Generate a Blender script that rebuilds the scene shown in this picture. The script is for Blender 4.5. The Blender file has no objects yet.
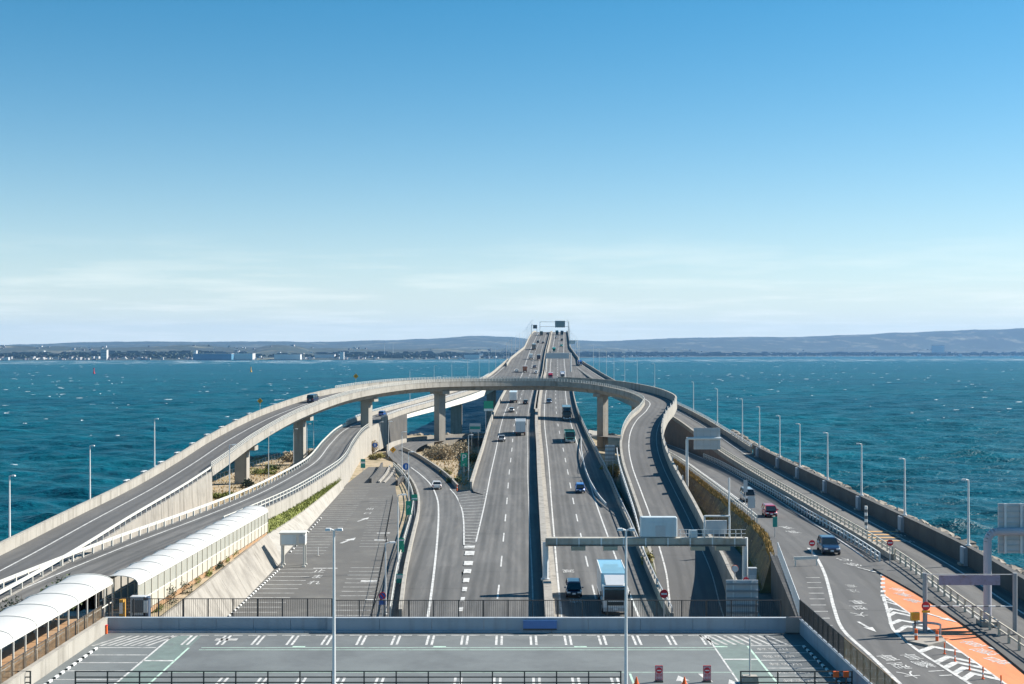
import bpy, bmesh, math, random
import numpy as np
from mathutils import Vector, Matrix
rnd = random.Random(7)
S = bpy.context.scene
COL = S.collection

# ------------------------------------------------------------------ camera, sky, sun, exposure
CAMZ, F, YH = 32.0, 1300.0, 352.5
cam_d = bpy.data.cameras.new('camera'); cam = bpy.data.objects.new('camera', cam_d); COL.objects.link(cam)
cam.location = (0, 0, CAMZ); cam.rotation_euler = (math.radians(90), 0, 0)
cam_d.sensor_width = 36.0; cam_d.lens = F / 1024 * 36.0; cam_d.shift_y = (YH - 342.0) / 1024
cam_d.clip_start = 0.5; cam_d.clip_end = 60000
S.camera = cam
SUN_EL, SUN_AZ = math.radians(38), math.atan2(0.94, 0.35)      # azimuth from +Y towards +X
w = bpy.data.worlds.new('World'); S.world = w; w.use_nodes = True
nt = w.node_tree; nt.nodes.clear()
def wn(t, **k):
    n = nt.nodes.new(t)
    for a, b in k.items(): setattr(n, a, b)
    return n
wo = wn('ShaderNodeOutputWorld'); bg = wn('ShaderNodeBackground'); bg.inputs['Strength'].default_value = 0.066
sky = wn('ShaderNodeTexSky', sky_type='NISHITA', sun_disc=False)
sky.sun_elevation = SUN_EL; sky.sun_rotation = SUN_AZ
sky.altitude = 0; sky.air_density = 0.9; sky.dust_density = 0.3; sky.ozone_density = 3.5
hs = wn('ShaderNodeHueSaturation'); hs.inputs['Hue'].default_value = 0.483; hs.inputs['Saturation'].default_value = 1.4; hs.inputs['Value'].default_value = 1.0
nt.links.new(sky.outputs[0], hs.inputs['Color'])
# thin cloud layer, laid out on a flat sheet of air high above (direction / elevation)
tc = wn('ShaderNodeTexCoord'); sep = wn('ShaderNodeSeparateXYZ'); nt.links.new(tc.outputs['Generated'], sep.inputs[0])
zc = wn('ShaderNodeMath', operation='MAXIMUM'); zc.inputs[1].default_value = 0.012; nt.links.new(sep.outputs[2], zc.inputs[0])
za = wn('ShaderNodeMath', operation='ADD'); za.inputs[1].default_value = 0.03; nt.links.new(zc.outputs[0], za.inputs[0])
dx = wn('ShaderNodeMath', operation='DIVIDE'); nt.links.new(sep.outputs[0], dx.inputs[0]); nt.links.new(za.outputs[0], dx.inputs[1])
dy = wn('ShaderNodeMath', operation='DIVIDE'); nt.links.new(sep.outputs[1], dy.inputs[0]); nt.links.new(za.outputs[0], dy.inputs[1])
cmb = wn('ShaderNodeCombineXYZ'); nt.links.new(dx.outputs[0], cmb.inputs[0]); nt.links.new(dy.outputs[0], cmb.inputs[1])
cn = wn('ShaderNodeTexNoise'); cn.inputs['Scale'].default_value = 0.55; cn.inputs['Detail'].default_value = 7; cn.inputs['Roughness'].default_value = 0.62
cmp_ = wn('ShaderNodeMapping'); cmp_.inputs['Location'].default_value = (20.1, 9.4, 0); nt.links.new(cmb.outputs[0], cmp_.inputs[0]); nt.links.new(cmp_.outputs[0], cn.inputs['Vector'])
cr_ = wn('ShaderNodeMapRange'); cr_.inputs[1].default_value = 0.47; cr_.inputs[2].default_value = 0.74; cr_.inputs[3].default_value = 0; cr_.inputs[4].default_value = 0.6
nt.links.new(cn.outputs[0], cr_.inputs[0])
fade = wn('ShaderNodeMapRange'); fade.inputs[1].default_value = 0.095; fade.inputs[2].default_value = 0.04; fade.inputs[3].default_value = 0; fade.inputs[4].default_value = 1
nt.links.new(sep.outputs[2], fade.inputs[0])
cm = wn('ShaderNodeMath', operation='MULTIPLY'); nt.links.new(cr_.outputs[0], cm.inputs[0]); nt.links.new(fade.outputs[0], cm.inputs[1])
# pale sea-air veil that thickens towards the horizon all round
vm = wn('ShaderNodeMath', operation='MULTIPLY'); vm.inputs[1].default_value = -1 / 0.072; nt.links.new(zc.outputs[0], vm.inputs[0])
ve = wn('ShaderNodeMath', operation='EXPONENT'); nt.links.new(vm.outputs[0], ve.inputs[0])
vs_ = wn('ShaderNodeMath', operation='MULTIPLY'); vs_.inputs[1].default_value = 1.0; nt.links.new(ve.outputs[0], vs_.inputs[0])
veil = wn('ShaderNodeMix', data_type='RGBA'); veil.inputs['B'].default_value = (8.3, 8.8, 7.9, 1); nt.links.new(vs_.outputs[0], veil.inputs['Factor']); nt.links.new(hs.outputs[0], veil.inputs['A'])
mixc = wn('ShaderNodeMix', data_type='RGBA'); mixc.inputs['B'].default_value = (9.9, 10.0, 9.0, 1)
nt.links.new(cm.outputs[0], mixc.inputs['Factor']); nt.links.new(veil.outputs['Result'], mixc.inputs['A'])
nt.links.new(mixc.outputs['Result'], bg.inputs['Color']); nt.links.new(bg.outputs[0], wo.inputs[0])
sd = bpy.data.lights.new('sun', 'SUN'); sd.energy = 5.0; sd.angle = math.radians(0.53); sd.color = (1.0, 0.94, 0.85)
sun = bpy.data.objects.new('sun', sd); COL.objects.link(sun)
sv = Vector((math.sin(SUN_AZ) * math.cos(SUN_EL), math.cos(SUN_AZ) * math.cos(SUN_EL), math.sin(SUN_EL)))
sun.rotation_euler = sv.to_track_quat('Z', 'Y').to_euler(); sun.location = sv * 300
S.view_settings.view_transform = 'Standard'; S.view_settings.look = 'None'
S.view_settings.exposure = 0.93; S.view_settings.gamma = 1.0; S.view_settings.use_curve_mapping = False
S.cycles.max_bounces = 6; S.cycles.volume_bounces = 0; S.cycles.use_denoising = True

# ------------------------------------------------------------------ helpers
def at(px, py, z):
    d = (CAMZ - z) * F / (py - YH)
    return Vector(((px - 512) * d / F, d, z))
def atd(px, d, z): return Vector(((px - 512) * d / F, d, z))
def zat(py, d): return CAMZ - (py - YH) * d / F

MATS = {}
def mat(name, col, rough=0.7, var=0.12, scale=0.6, detail=6, col2=None, fac2=(0.5, 0.7), scale2=None, stretch=(1, 1, 1),
        metal=0.0, bump=0.0, bscale=20.0, spec=0.5, obj=False, trans=0.0, emit=None, streak=None, tint=0.0):
    if name in MATS: return MATS[name]
    m = bpy.data.materials.new(name); m.use_nodes = True; t = m.node_tree; b = t.nodes['Principled BSDF']; L = t.links
    b.inputs['Roughness'].default_value = rough; b.inputs['Metallic'].default_value = metal
    b.inputs['Specular IOR Level'].default_value = spec
    if trans: b.inputs['Transmission Weight'].default_value = trans
    if obj: src = t.nodes.new('ShaderNodeTexCoord').outputs['Object']
    else: src = t.nodes.new('ShaderNodeNewGeometry').outputs['Position']
    mp = t.nodes.new('ShaderNodeMapping'); mp.inputs['Scale'].default_value = stretch; L.new(src, mp.inputs[0])
    n1 = t.nodes.new('ShaderNodeTexNoise'); n1.inputs['Scale'].default_value = scale; n1.inputs['Detail'].default_value = detail; n1.inputs['Roughness'].default_value = 0.65
    L.new(mp.outputs[0], n1.inputs['Vector'])
    r = t.nodes.new('ShaderNodeMapRange'); r.inputs[1].default_value = 0.25; r.inputs[2].default_value = 0.75
    r.inputs[3].default_value = 1 - var; r.inputs[4].default_value = 1 + var; L.new(n1.outputs[0], r.inputs[0])
    base = t.nodes.new('ShaderNodeRGB'); base.outputs[0].default_value = (*col, 1); cur = base.outputs[0]
    if col2 is not None:
        n2 = t.nodes.new('ShaderNodeTexNoise'); n2.inputs['Scale'].default_value = scale2 or scale * 0.4; n2.inputs['Detail'].default_value = 8; n2.inputs['Roughness'].default_value = 0.7
        L.new(mp.outputs[0], n2.inputs['Vector'])
        r2 = t.nodes.new('ShaderNodeMapRange'); r2.inputs[1].default_value = fac2[0]; r2.inputs[2].default_value = fac2[1]; L.new(n2.outputs[0], r2.inputs[0])
        mx = t.nodes.new('ShaderNodeMix'); mx.data_type = 'RGBA'; mx.inputs['B'].default_value = (*col2, 1)
        L.new(r2.outputs[0], mx.inputs['Factor']); L.new(cur, mx.inputs['A']); cur = mx.outputs['Result']
    if streak is not None:      # dirty runs down a wall
        sc, scol, amt = streak
        mp3 = t.nodes.new('ShaderNodeMapping'); mp3.inputs['Scale'].default_value = (sc, sc, sc * 0.06); L.new(src, mp3.inputs[0])
        n3 = t.nodes.new('ShaderNodeTexNoise'); n3.inputs['Scale'].default_value = 1.0; n3.inputs['Detail'].default_value = 5; L.new(mp3.outputs[0], n3.inputs['Vector'])
        r3 = t.nodes.new('ShaderNodeMapRange'); r3.inputs[1].default_value = 0.5; r3.inputs[2].default_value = 0.72; r3.inputs[4].default_value = amt; L.new(n3.outputs[0], r3.inputs[0])
        mx3 = t.nodes.new('ShaderNodeMix'); mx3.data_type = 'RGBA'; mx3.inputs['B'].default_value = (*scol, 1)
        L.new(r3.outputs[0], mx3.inputs['Factor']); L.new(cur, mx3.inputs['A']); cur = mx3.outputs['Result']
    mu = t.nodes.new('ShaderNodeMix'); mu.data_type = 'RGBA'; mu.blend_type = 'MULTIPLY'; mu.inputs['Factor'].default_value = 1
    cb = t.nodes.new('ShaderNodeCombineColor')
    for i in range(3): L.new(r.outputs[0], cb.inputs[i])
    L.new(cur, mu.inputs['A']); L.new(cb.outputs[0], mu.inputs['B']); L.new(mu.outputs['Result'], b.inputs['Base Color'])
    if bump:
        n4 = t.nodes.new('ShaderNodeTexNoise'); n4.inputs['Scale'].default_value = bscale; n4.inputs['Detail'].default_value = 4; L.new(src, n4.inputs['Vector'])
        bp = t.nodes.new('ShaderNodeBump'); bp.inputs['Strength'].default_value = bump; bp.inputs['Distance'].default_value = 0.05
        L.new(n4.outputs[0], bp.inputs['Height']); L.new(bp.outputs[0], b.inputs['Normal'])
    if emit: b.inputs['Emission Color'].default_value = (*emit[0], 1); b.inputs['Emission Strength'].default_value = emit[1]
    MATS[name] = m
    return m

asphalt = mat('asphalt', (0.098, 0.097, 0.093), 0.85, 0.16, 0.35, col2=(0.14, 0.135, 0.127), scale2=0.9, stretch=(1, 0.10, 1), fac2=(0.45, 0.7), bump=0.25, bscale=30)
asphalt_new = mat('asphalt_dark', (0.088, 0.087, 0.085), 0.85, 0.14, 0.3, col2=(0.115, 0.112, 0.106), scale2=0.8, stretch=(1, 0.12, 1), bump=0.25, bscale=30)
def lane_wear(m, lane=3.6, off=0.0, amt=.2, patch=.16):
    # wheel tracks, oil line, cross joints and rectangular repairs, laid along the lane (u across, v along, in metres)
    t = m.node_tree; L = t.links; b = t.nodes['Principled BSDF']; col = b.inputs['Base Color'].links[0].from_socket
    def M(op, a, c=None, d=None):
        n = t.nodes.new('ShaderNodeMath'); n.operation = op
        for i, x in enumerate((a, c, d)):
            if x is None: continue
            if isinstance(x, (int, float)): n.inputs[i].default_value = x
            else: L.new(x, n.inputs[i])
        return n.outputs[0]
    uv = t.nodes.new('ShaderNodeUVMap'); uv.uv_map = 'lane'; sx = t.nodes.new('ShaderNodeSeparateXYZ'); L.new(uv.outputs[0], sx.inputs[0]); u, v = sx.outputs[0], sx.outputs[1]
    un = M('DIVIDE', M('ADD', u, off), lane); p = M('ABSOLUTE', M('SUBTRACT', M('FRACT', un), .5))
    trk = M('MULTIPLY', M('ABSOLUTE', M('SUBTRACT', p, .235)), lane)
    def band(x, a, b_):
        r = t.nodes.new('ShaderNodeMapRange'); r.interpolation_type = 'SMOOTHSTEP'; r.inputs[1].default_value = a; r.inputs[2].default_value = b_; r.inputs[3].default_value = 1; r.inputs[4].default_value = 0; L.new(x, r.inputs[0]); return r.outputs[0]
    nz = t.nodes.new('ShaderNodeTexNoise'); nz.inputs['Scale'].default_value = .05; nz.inputs['Detail'].default_value = 5; mp = t.nodes.new('ShaderNodeMapping'); mp.inputs['Scale'].default_value = (14, 1, 1); L.new(uv.outputs[0], mp.inputs[0]); L.new(mp.outputs[0], nz.inputs['Vector'])
    dark = M('MULTIPLY', M('ADD', band(trk, .12, .5), M('MULTIPLY', band(M('MULTIPLY', p, lane), .05, .3), .7)), M('MULTIPLY', nz.outputs[0], amt * 1.9))
    jt = band(M('MULTIPLY', M('ABSOLUTE', M('SUBTRACT', M('FRACT', M('DIVIDE', v, 31.0)), .5)), 31.0), .06, .16)
    wn_ = t.nodes.new('ShaderNodeTexWhiteNoise'); cv = t.nodes.new('ShaderNodeCombineXYZ'); L.new(M('FLOOR', un), cv.inputs[0]); L.new(M('FLOOR', M('DIVIDE', v, 23.0)), cv.inputs[1]); L.new(cv.outputs[0], wn_.inputs['Vector'])
    pt = M('MULTIPLY', M('SUBTRACT', wn_.outputs['Value'], .5), patch)
    k = M('SUBTRACT', M('SUBTRACT', M('ADD', 1.04, pt), dark), M('MULTIPLY', jt, .28))
    mx = t.nodes.new('ShaderNodeMix'); mx.data_type = 'RGBA'; mx.blend_type = 'MULTIPLY'; mx.inputs['Factor'].default_value = 1; cc = t.nodes.new('ShaderNodeCombineColor')
    for i in range(3): L.new(k, cc.inputs[i])
    L.new(col, mx.inputs['A']); L.new(cc.outputs[0], mx.inputs['B']); L.new(mx.outputs['Result'], b.inputs['Base Color'])
lane_wear(asphalt, 3.6, 0.0, .3, .22); lane_wear(asphalt_new, 5.2, 2.8, .2, .12)
asphalt_lot = mat('asphalt_parking', (0.105, 0.101, 0.093), 0.88, 0.12, 0.5, col2=(0.15, 0.145, 0.13), scale2=0.18, bump=0.2, bscale=30)
deck_mat = mat('deck_asphalt', (0.142, 0.157, 0.157), 0.8, 0.10, 0.5, col2=(0.112, 0.123, 0.125), scale2=0.16, fac2=(0.42, 0.6), bump=0.15, bscale=30)
deck_green = mat('deck_green_paint', (0.14, 0.185, 0.17), 0.8, 0.18, 1.2, col2=(0.13, 0.15, 0.15), scale2=1.0)
orange = mat('orange_paving', (0.66, 0.215, 0.085), 0.85, 0.18, 0.8, col2=(0.42, 0.16, 0.08), scale2=0.7, stretch=(1, 0.15, 1), fac2=(0.48, 0.75))
concrete = mat('concrete', (0.31, 0.29, 0.255), 0.85, 0.14, 0.5, col2=(0.22, 0.205, 0.18), scale2=0.35, fac2=(0.5, 0.75), streak=(1.2, (0.13, 0.12, 0.10), 0.75), bump=0.1)
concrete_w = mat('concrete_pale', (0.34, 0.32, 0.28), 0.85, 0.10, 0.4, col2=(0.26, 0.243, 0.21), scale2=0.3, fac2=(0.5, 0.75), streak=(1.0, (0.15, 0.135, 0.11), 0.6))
concrete_d = mat('concrete_stained_shade', (0.10, 0.098, 0.093), 0.9, 0.2, 0.6, col2=(0.06, 0.06, 0.058), scale2=0.3, fac2=(0.42, 0.62), streak=(1.5, (0.06, 0.06, 0.06), 0.7))  # stained concrete; its dark tone also stands in for shade on the slip abutment
concrete_b = mat('shade_blue_concrete', (0.31, 0.36, 0.41), 0.85, 0.10, 0.5, streak=(1.4, (0.22, 0.22, 0.22), 0.5))  # bluish shade of the deck walls is mixed into the base colour
brown_c = mat('brown_abutment', (0.19, 0.13, 0.10), 0.9, 0.2, 0.5, streak=(1.0, (0.09, 0.07, 0.06), 0.6))
steel_w = mat('white_steel_girder', (0.78, 0.76, 0.70), 0.5, 0.05, 0.3, streak=(0.8, (0.5, 0.46, 0.38), 0.35))
paint = mat('white_road_paint', (0.56, 0.56, 0.54), 0.8, 0.16, 2.0, col2=(0.18, 0.18, 0.175), scale2=1.8, fac2=(0.46, 0.7))
paint_worn = mat('worn_road_paint', (0.44, 0.44, 0.42), 0.8, 0.15, 2.0, col2=(0.16, 0.16, 0.155), scale2=1.8, fac2=(0.45, 0.7))
paint_green = mat('pale_green_line', (0.42, 0.58, 0.48), 0.8, 0.15, 2.0, col2=(0.18, 0.22, 0.2), scale2=1.8, fac2=(0.5, 0.75))
paint_yel = mat('yellow_road_paint', (0.62, 0.36, 0.14), 0.8, 0.15, 2.0, col2=(0.25, 0.18, 0.12), scale2=1.8, fac2=(0.5, 0.75))
galv = mat('galvanised_steel', (0.46, 0.47, 0.47), 0.5, 0.12, 2.0, metal=0.3, obj=True)
galv_l = mat('pale_painted_steel', (0.66, 0.67, 0.66), 0.5, 0.10, 1.5, obj=True)
white_st = mat('white_painted_steel', (0.60, 0.59, 0.54), 0.5, 0.08, 1.5, col2=(0.52, 0.46, 0.36), scale2=1.0, fac2=(0.58, 0.75))
cream_st = mat('cream_painted_steel', (0.50, 0.46, 0.37), 0.6, 0.08, 1.5)
dark_st = mat('dark_brown_steel', (0.045, 0.042, 0.04), 0.5, 0.15, 2.0)
black_st = mat('black_green_steel', (0.02, 0.03, 0.03), 0.45, 0.1, 2.0)
rust_st = mat('rusty_steel', (0.32, 0.22, 0.13), 0.8, 0.2, 3.0, col2=(0.45, 0.42, 0.34), scale2=2.0)
canopy_m = mat('white_membrane', (0.52, 0.52, 0.50), 0.6, 0.04, 0.4, col2=(0.42, 0.405, 0.37), scale2=0.5, fac2=(0.5, 0.8))
glass = mat('dark_glass', (0.012, 0.018, 0.022), 0.08, 0.1, 1.0, obj=True)
pane_m = mat('frosted_panel', (0.36, 0.36, 0.31), 0.35, 0.1, 0.8)
tyre_m = mat('tyre_rubber', (0.02, 0.02, 0.02), 0.85, 0.1, 5, obj=True)
rim_m = mat('wheel_rim', (0.45, 0.45, 0.46), 0.35, 0.1, 5, metal=0.7, obj=True)
lamp_m = mat('headlamp_lens', (0.75, 0.77, 0.78), 0.15, 0.03, 5, obj=True)
tail_m = mat('tail_lamp_red', (0.45, 0.02, 0.02), 0.3, 0.05, 5, obj=True)
amber_m = mat('amber_reflector', (0.75, 0.28, 0.03), 0.4, 0.05, 5, obj=True)
red_m = mat('sign_red', (0.60, 0.02, 0.035), 0.5, 0.06, 3, obj=True)
white_m = mat('sign_white', (0.78, 0.78, 0.76), 0.5, 0.05, 3, obj=True)
green_m = mat('sign_green', (0.008, 0.32, 0.19), 0.5, 0.06, 3, obj=True)
teal_m = mat('sign_teal', (0.01, 0.26, 0.22), 0.5, 0.06, 3, obj=True)
blue_m = mat('sign_blue', (0.02, 0.12, 0.42), 0.5, 0.06, 3, obj=True)
yel_m = mat('sign_yellow', (0.80, 0.38, 0.02), 0.5, 0.06, 3, obj=True)
org_m = mat('cone_orange', (0.80, 0.13, 0.02), 0.6, 0.06, 3, obj=True)
panel_m = mat('sign_back_grey', (0.48, 0.50, 0.51), 0.5, 0.08, 1.5, obj=True)
panel_d = mat('sign_back_dark', (0.10, 0.11, 0.12), 0.6, 0.1, 1.5, obj=True)
mauve_m = mat('mauve_bar_paint', (0.30, 0.27, 0.36), 0.6, 0.12, 1.5, obj=True, col2=(0.25, 0.18, 0.18), scale2=2)
cab_m = mat('pale_blue_cabinet', (0.52, 0.60, 0.63), 0.5, 0.05, 1.0, obj=True, streak=(1.5, (0.33, 0.33, 0.31), 0.4))
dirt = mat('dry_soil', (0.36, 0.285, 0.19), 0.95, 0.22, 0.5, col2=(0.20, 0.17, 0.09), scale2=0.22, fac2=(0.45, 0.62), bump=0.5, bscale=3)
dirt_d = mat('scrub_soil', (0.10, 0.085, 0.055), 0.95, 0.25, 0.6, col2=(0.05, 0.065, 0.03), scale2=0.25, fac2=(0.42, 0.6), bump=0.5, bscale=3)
leaf_mats = {
 'green': mat('leaf_green', (0.055, 0.085, 0.022), 0.7, 0.35, 2.5),
 'dark': mat('leaf_dark_green', (0.028, 0.045, 0.018), 0.7, 0.35, 2.5),
 'dry': mat('dry_twigs', (0.40, 0.325, 0.21), 0.9, 0.3, 2.5),
 'yellow': mat('leaf_yellow_green', (0.23, 0.20, 0.05), 0.8, 0.3, 2.5),
 'ochre': mat('dry_grass', (0.34, 0.22, 0.065), 0.9, 0.3, 1.2),
 'grass': mat('grass_green', (0.17, 0.19, 0.04), 0.9, 0.35, 1.0),
}
rock_m = mat('shore_rock', (0.27, 0.235, 0.19), 0.9, 0.35, 0.7, col2=(0.11, 0.10, 0.09), scale2=0.5, bump=0.4, bscale=4)

def link(name, me, m=None, parent=None):
    o = bpy.data.objects.new(name, me); COL.objects.link(o)
    if m is not None and me is not None:
        for mm in (m if isinstance(m, (list, tuple)) else [m]): me.materials.append(mm)
    if parent is not None: o.parent = parent
    return o
def tag(o, label=None, cat=None, group=None, kind=None):
    if label: o['label'] = label
    if cat: o['category'] = cat
    if group: o['group'] = group
    if kind: o['kind'] = kind
    return o
def empty(name, loc=(0, 0, 0), rz=0.0, label=None, cat=None, group=None):
    o = bpy.data.objects.new(name, None); COL.objects.link(o); o.location = loc; o.rotation_euler = (0, 0, rz)
    o.empty_display_size = 0.3
    return tag(o, label, cat, group)
def struct(o): o['kind'] = 'structure'; return o
ORD_ = ['first', 'second', 'third', 'fourth', 'fifth', 'sixth', 'seventh', 'eighth', 'ninth', 'tenth', 'eleventh', 'twelfth',
       'thirteenth', 'fourteenth', 'fifteenth', 'sixteenth', 'seventeenth', 'eighteenth', 'nineteenth', 'twentieth', 'twenty-first', 'twenty-second', 'twenty-third', 'twenty-fourth']
ORD = ORD_ + [t + '-' + u for t in ('twenty', 'thirty', 'forty') for u in ORD_[:9]][4:]

class MB:                      # collects simple shapes into one mesh
    def __init__(s): s.v = []; s.f = []; s.mi = []
    def add(s, vs, fs, mi=0):
        n = len(s.v); s.v += [tuple(v) for v in vs]; s.f += [tuple(n + i for i in f) for f in fs]; s.mi += [mi] * len(fs); return s
    def box(s, c, size, rz=0.0, mi=0, taper=1.0):
        x, y, z = (k / 2 for k in size); ca, sa = math.cos(rz), math.sin(rz); vs = []
        for dz, k in ((-z, 1), (z, taper)):
            for dx, dy in ((-x, -y), (x, -y), (x, y), (-x, y)):
                dx *= k; dy *= k
                vs.append((c[0] + dx * ca - dy * sa, c[1] + dx * sa + dy * ca, c[2] + dz))
        return s.add(vs, [(3, 2, 1, 0), (4, 5, 6, 7), (0, 1, 5, 4), (1, 2, 6, 5), (2, 3, 7, 6), (3, 0, 4, 7)], mi)
    def bar(s, a, b, r, n=6, r2=None, mi=0):
        a, b = Vector(a), Vector(b); d = (b - a)
        if d.length < 1e-6: return s
        q = d.to_track_quat('Z', 'Y'); r2 = r if r2 is None else r2; vs = []
        for p, rr in ((a, r), (b, r2)):
            for k in range(n):
                t = 2 * math.pi * (k + 0.5) / n
                vs.append(p + q @ Vector((rr * math.cos(t), rr * math.sin(t), 0)))
        fs = [(k, (k + 1) % n, n + (k + 1) % n, n + k) for k in range(n)] + [tuple(range(n - 1, -1, -1)), tuple(range(n, 2 * n))]
        return s.add(vs, fs, mi)
    def disc(s, c, r, nrm, th=0.02, n=20, mi=0):
        c = Vector(c); nrm = Vector(nrm).normalized(); return s.bar(c - nrm * th / 2, c + nrm * th / 2, r, n, mi=mi)
    def prism(s, poly, y0, y1, mi=0):       # polygon in (x,z) pulled along y
        n = len(poly); vs = [(x, y0, z) for x, z in poly] + [(x, y1, z) for x, z in poly]
        fs = [(k, (k + 1) % n, n + (k + 1) % n, n + k) for k in range(n)] + [tuple(range(n - 1, -1, -1)), tuple(range(n, 2 * n))]
        return s.add(vs, fs, mi)
    def mesh(s, name, smooth=False, fix=True):
        me = bpy.data.meshes.new(name); me.from_pydata(s.v, [], s.f)
        if any(s.mi): me.polygons.foreach_set('material_index', s.mi)
        if fix:
            bm = bmesh.new(); bm.from_mesh(me); bmesh.ops.recalc_face_normals(bm, faces=bm.faces); bm.to_mesh(me); bm.free()
        if smooth: me.polygons.foreach_set('use_smooth', [True] * len(me.polygons))
        me.update(); return me
    def build(s, name, m, parent=None, smooth=False): return link(name, s.mesh(name, smooth), m, parent)

class Path:
    def __init__(s, pts, step=3.0):
        P = np.array([tuple(p) for p in pts], float); n = len(P); out = []
        E = np.vstack([2 * P[0] - P[1], P, 2 * P[-1] - P[-2]])
        for i in range(n - 1):
            p0, p1, p2, p3 = E[i:i + 4]
            k = [0.0]
            for a, b in ((p0, p1), (p1, p2), (p2, p3)): k.append(k[-1] + max(np.linalg.norm((b - a)[:2]) ** 0.5, 1e-6))
            t = np.linspace(k[1], k[2], 24, endpoint=False)[:, None]
            A1 = (k[1] - t) / (k[1] - k[0]) * p0 + (t - k[0]) / (k[1] - k[0]) * p1
            A2 = (k[2] - t) / (k[2] - k[1]) * p1 + (t - k[1]) / (k[2] - k[1]) * p2
            A3 = (k[3] - t) / (k[3] - k[2]) * p2 + (t - k[2]) / (k[3] - k[2]) * p3
            B1 = (k[2] - t) / (k[2] - k[0]) * A1 + (t - k[0]) / (k[2] - k[0]) * A2
            B2 = (k[3] - t) / (k[3] - k[1]) * A2 + (t - k[1]) / (k[3] - k[1]) * A3
            out.append((k[2] - t) / (k[2] - k[1]) * B1 + (t - k[1]) / (k[2] - k[1]) * B2)
        out.append(P[-1:]); Q = np.vstack(out)
        L = np.concatenate([[0], np.cumsum(np.linalg.norm(np.diff(Q, axis=0)[:, :2], axis=1))])
        m = max(2, int(L[-1] / step) + 1); s.S = np.linspace(0, L[-1], m); s.len = L[-1]; s.step = step
        s.P = np.stack([np.interp(s.S, L, Q[:, i]) for i in range(3)], 1)
        T = np.gradient(s.P[:, :2], axis=0); T /= np.linalg.norm(T, axis=1)[:, None]
        s.N = np.stack([T[:, 1], -T[:, 0]], 1)           # to the right
    def pt(s, d, u=0.0, dz=0.0):
        p = [np.interp(d, s.S, s.P[:, i]) for i in range(3)]; n = [np.interp(d, s.S, s.N[:, i]) for i in range(2)]
        return Vector((p[0] + n[0] * u, p[1] + n[1] * u, p[2] + dz))
    def ang(s, d):
        n = [np.interp(d, s.S, s.N[:, i]) for i in range(2)]; return math.atan2(n[1], n[0])     # rotation so that +x is right, +y forward
    def s_at_y(s, y):
        i = int(np.argmin(abs(s.P[:, 1] - y))); return float(s.S[i])
    def near(s, x, y):
        i = int(np.argmin((s.P[:, 0] - x) ** 2 + (s.P[:, 1] - y) ** 2)); return float(s.S[i])
    def grid(s, a, b):
        return [a] + [float(x) for x in s.S if a + 0.05 < x < b - 0.05] + [b]

def val(x, d): return x(d) if callable(x) else x
def sweep(name, path, a, b, prof, m, parent=None, closed=True, smooth=False):
    """prof: list of (u, dz) above the path or (u, z, True) at an absolute height"""
    mb = MB(); n = len(prof); ss = path.grid(a, b); vs = []
    for d in ss:
        for q in prof:
            p = path.pt(d, val(q[0], d))
            vs.append((p.x, p.y, val(q[1], d)) if len(q) > 2 else (p.x, p.y, p.z + val(q[1], d)))
    fs = []
    for i in range(len(ss) - 1):
        for k in range(n if closed else n - 1):
            k2 = (k + 1) % n; fs.append((i * n + k, i * n + k2, (i + 1) * n + k2, (i + 1) * n + k))
    if closed: fs += [tuple(range(n - 1, -1, -1)), tuple(range((len(ss) - 1) * n, len(ss) * n))]
    mb.add(vs, fs); return mb.build(name, m, parent, smooth)
def strip(name, path, a, b, u0, u1, dz, m, parent=None):
    mb = MB(); ss = path.grid(a, b); vs = []
    for d in ss:
        vs += [path.pt(d, val(u0, d), dz), path.pt(d, val(u1, d), dz)]
    mb.add(vs, [(2 * i, 2 * i + 1, 2 * i + 3, 2 * i + 2) for i in range(len(ss) - 1)])
    me = mb.mesh(name, fix=False); uv = me.uv_layers.new(name='lane'); co = []
    for i in range(len(ss) - 1):
        a_, b_ = ss[i], ss[i + 1]; co += [val(u0, a_), a_, val(u1, a_), a_, val(u1, b_), b_, val(u0, b_), b_]
    uv.data.foreach_set('uv', [float(c) for c in co])
    return link(name, me, m, parent)
def sheet(name, pts, m, parent=None):
    mb = MB(); mb.add(pts, [tuple(range(len(pts)))]); o = link(name, mb.mesh(name, fix=False), m, parent)
    if o.data.polygons[0].normal.z < 0: o.data.flip_normals()
    return o
def copy_tree(o, parent=None):
    c = o.copy(); COL.objects.link(c); c.parent = parent
    for ch in list(o.children): copy_tree(ch, c)
    return c
def text_mesh(s, size, depth=0.0, stretch=1.0):
    cu = bpy.data.curves.new('lettering', 'FONT'); cu.body = s; cu.size = size; cu.align_x = 'CENTER'; cu.align_y = 'CENTER'; cu.extrude = depth
    cu.resolution_u = 2
    ob = bpy.data.objects.new('lettering', cu); COL.objects.link(ob)
    me = bpy.data.meshes.new_from_object(ob.evaluated_get(bpy.context.evaluated_depsgraph_get()))
    bpy.data.objects.remove(ob); bpy.data.curves.remove(cu)
    if stretch != 1.0: me.transform(Matrix.Diagonal((1, stretch, 1, 1)))
    me.name = 'lettering'
    return me
def rock_mesh(r, seed):
    q = random.Random(seed); bm = bmesh.new(); bmesh.ops.create_icosphere(bm, subdivisions=1, radius=r)
    sx, sy, sz = q.uniform(.8, 1.4), q.uniform(.8, 1.3), q.uniform(.6, .9)
    for v in bm.verts:
        k = q.uniform(.75, 1.15); v.co = Vector((v.co.x * sx * k, v.co.y * sy * k, v.co.z * sz * k))
    me = bpy.data.meshes.new('rock'); bm.to_mesh(me); bm.free(); return me
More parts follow.
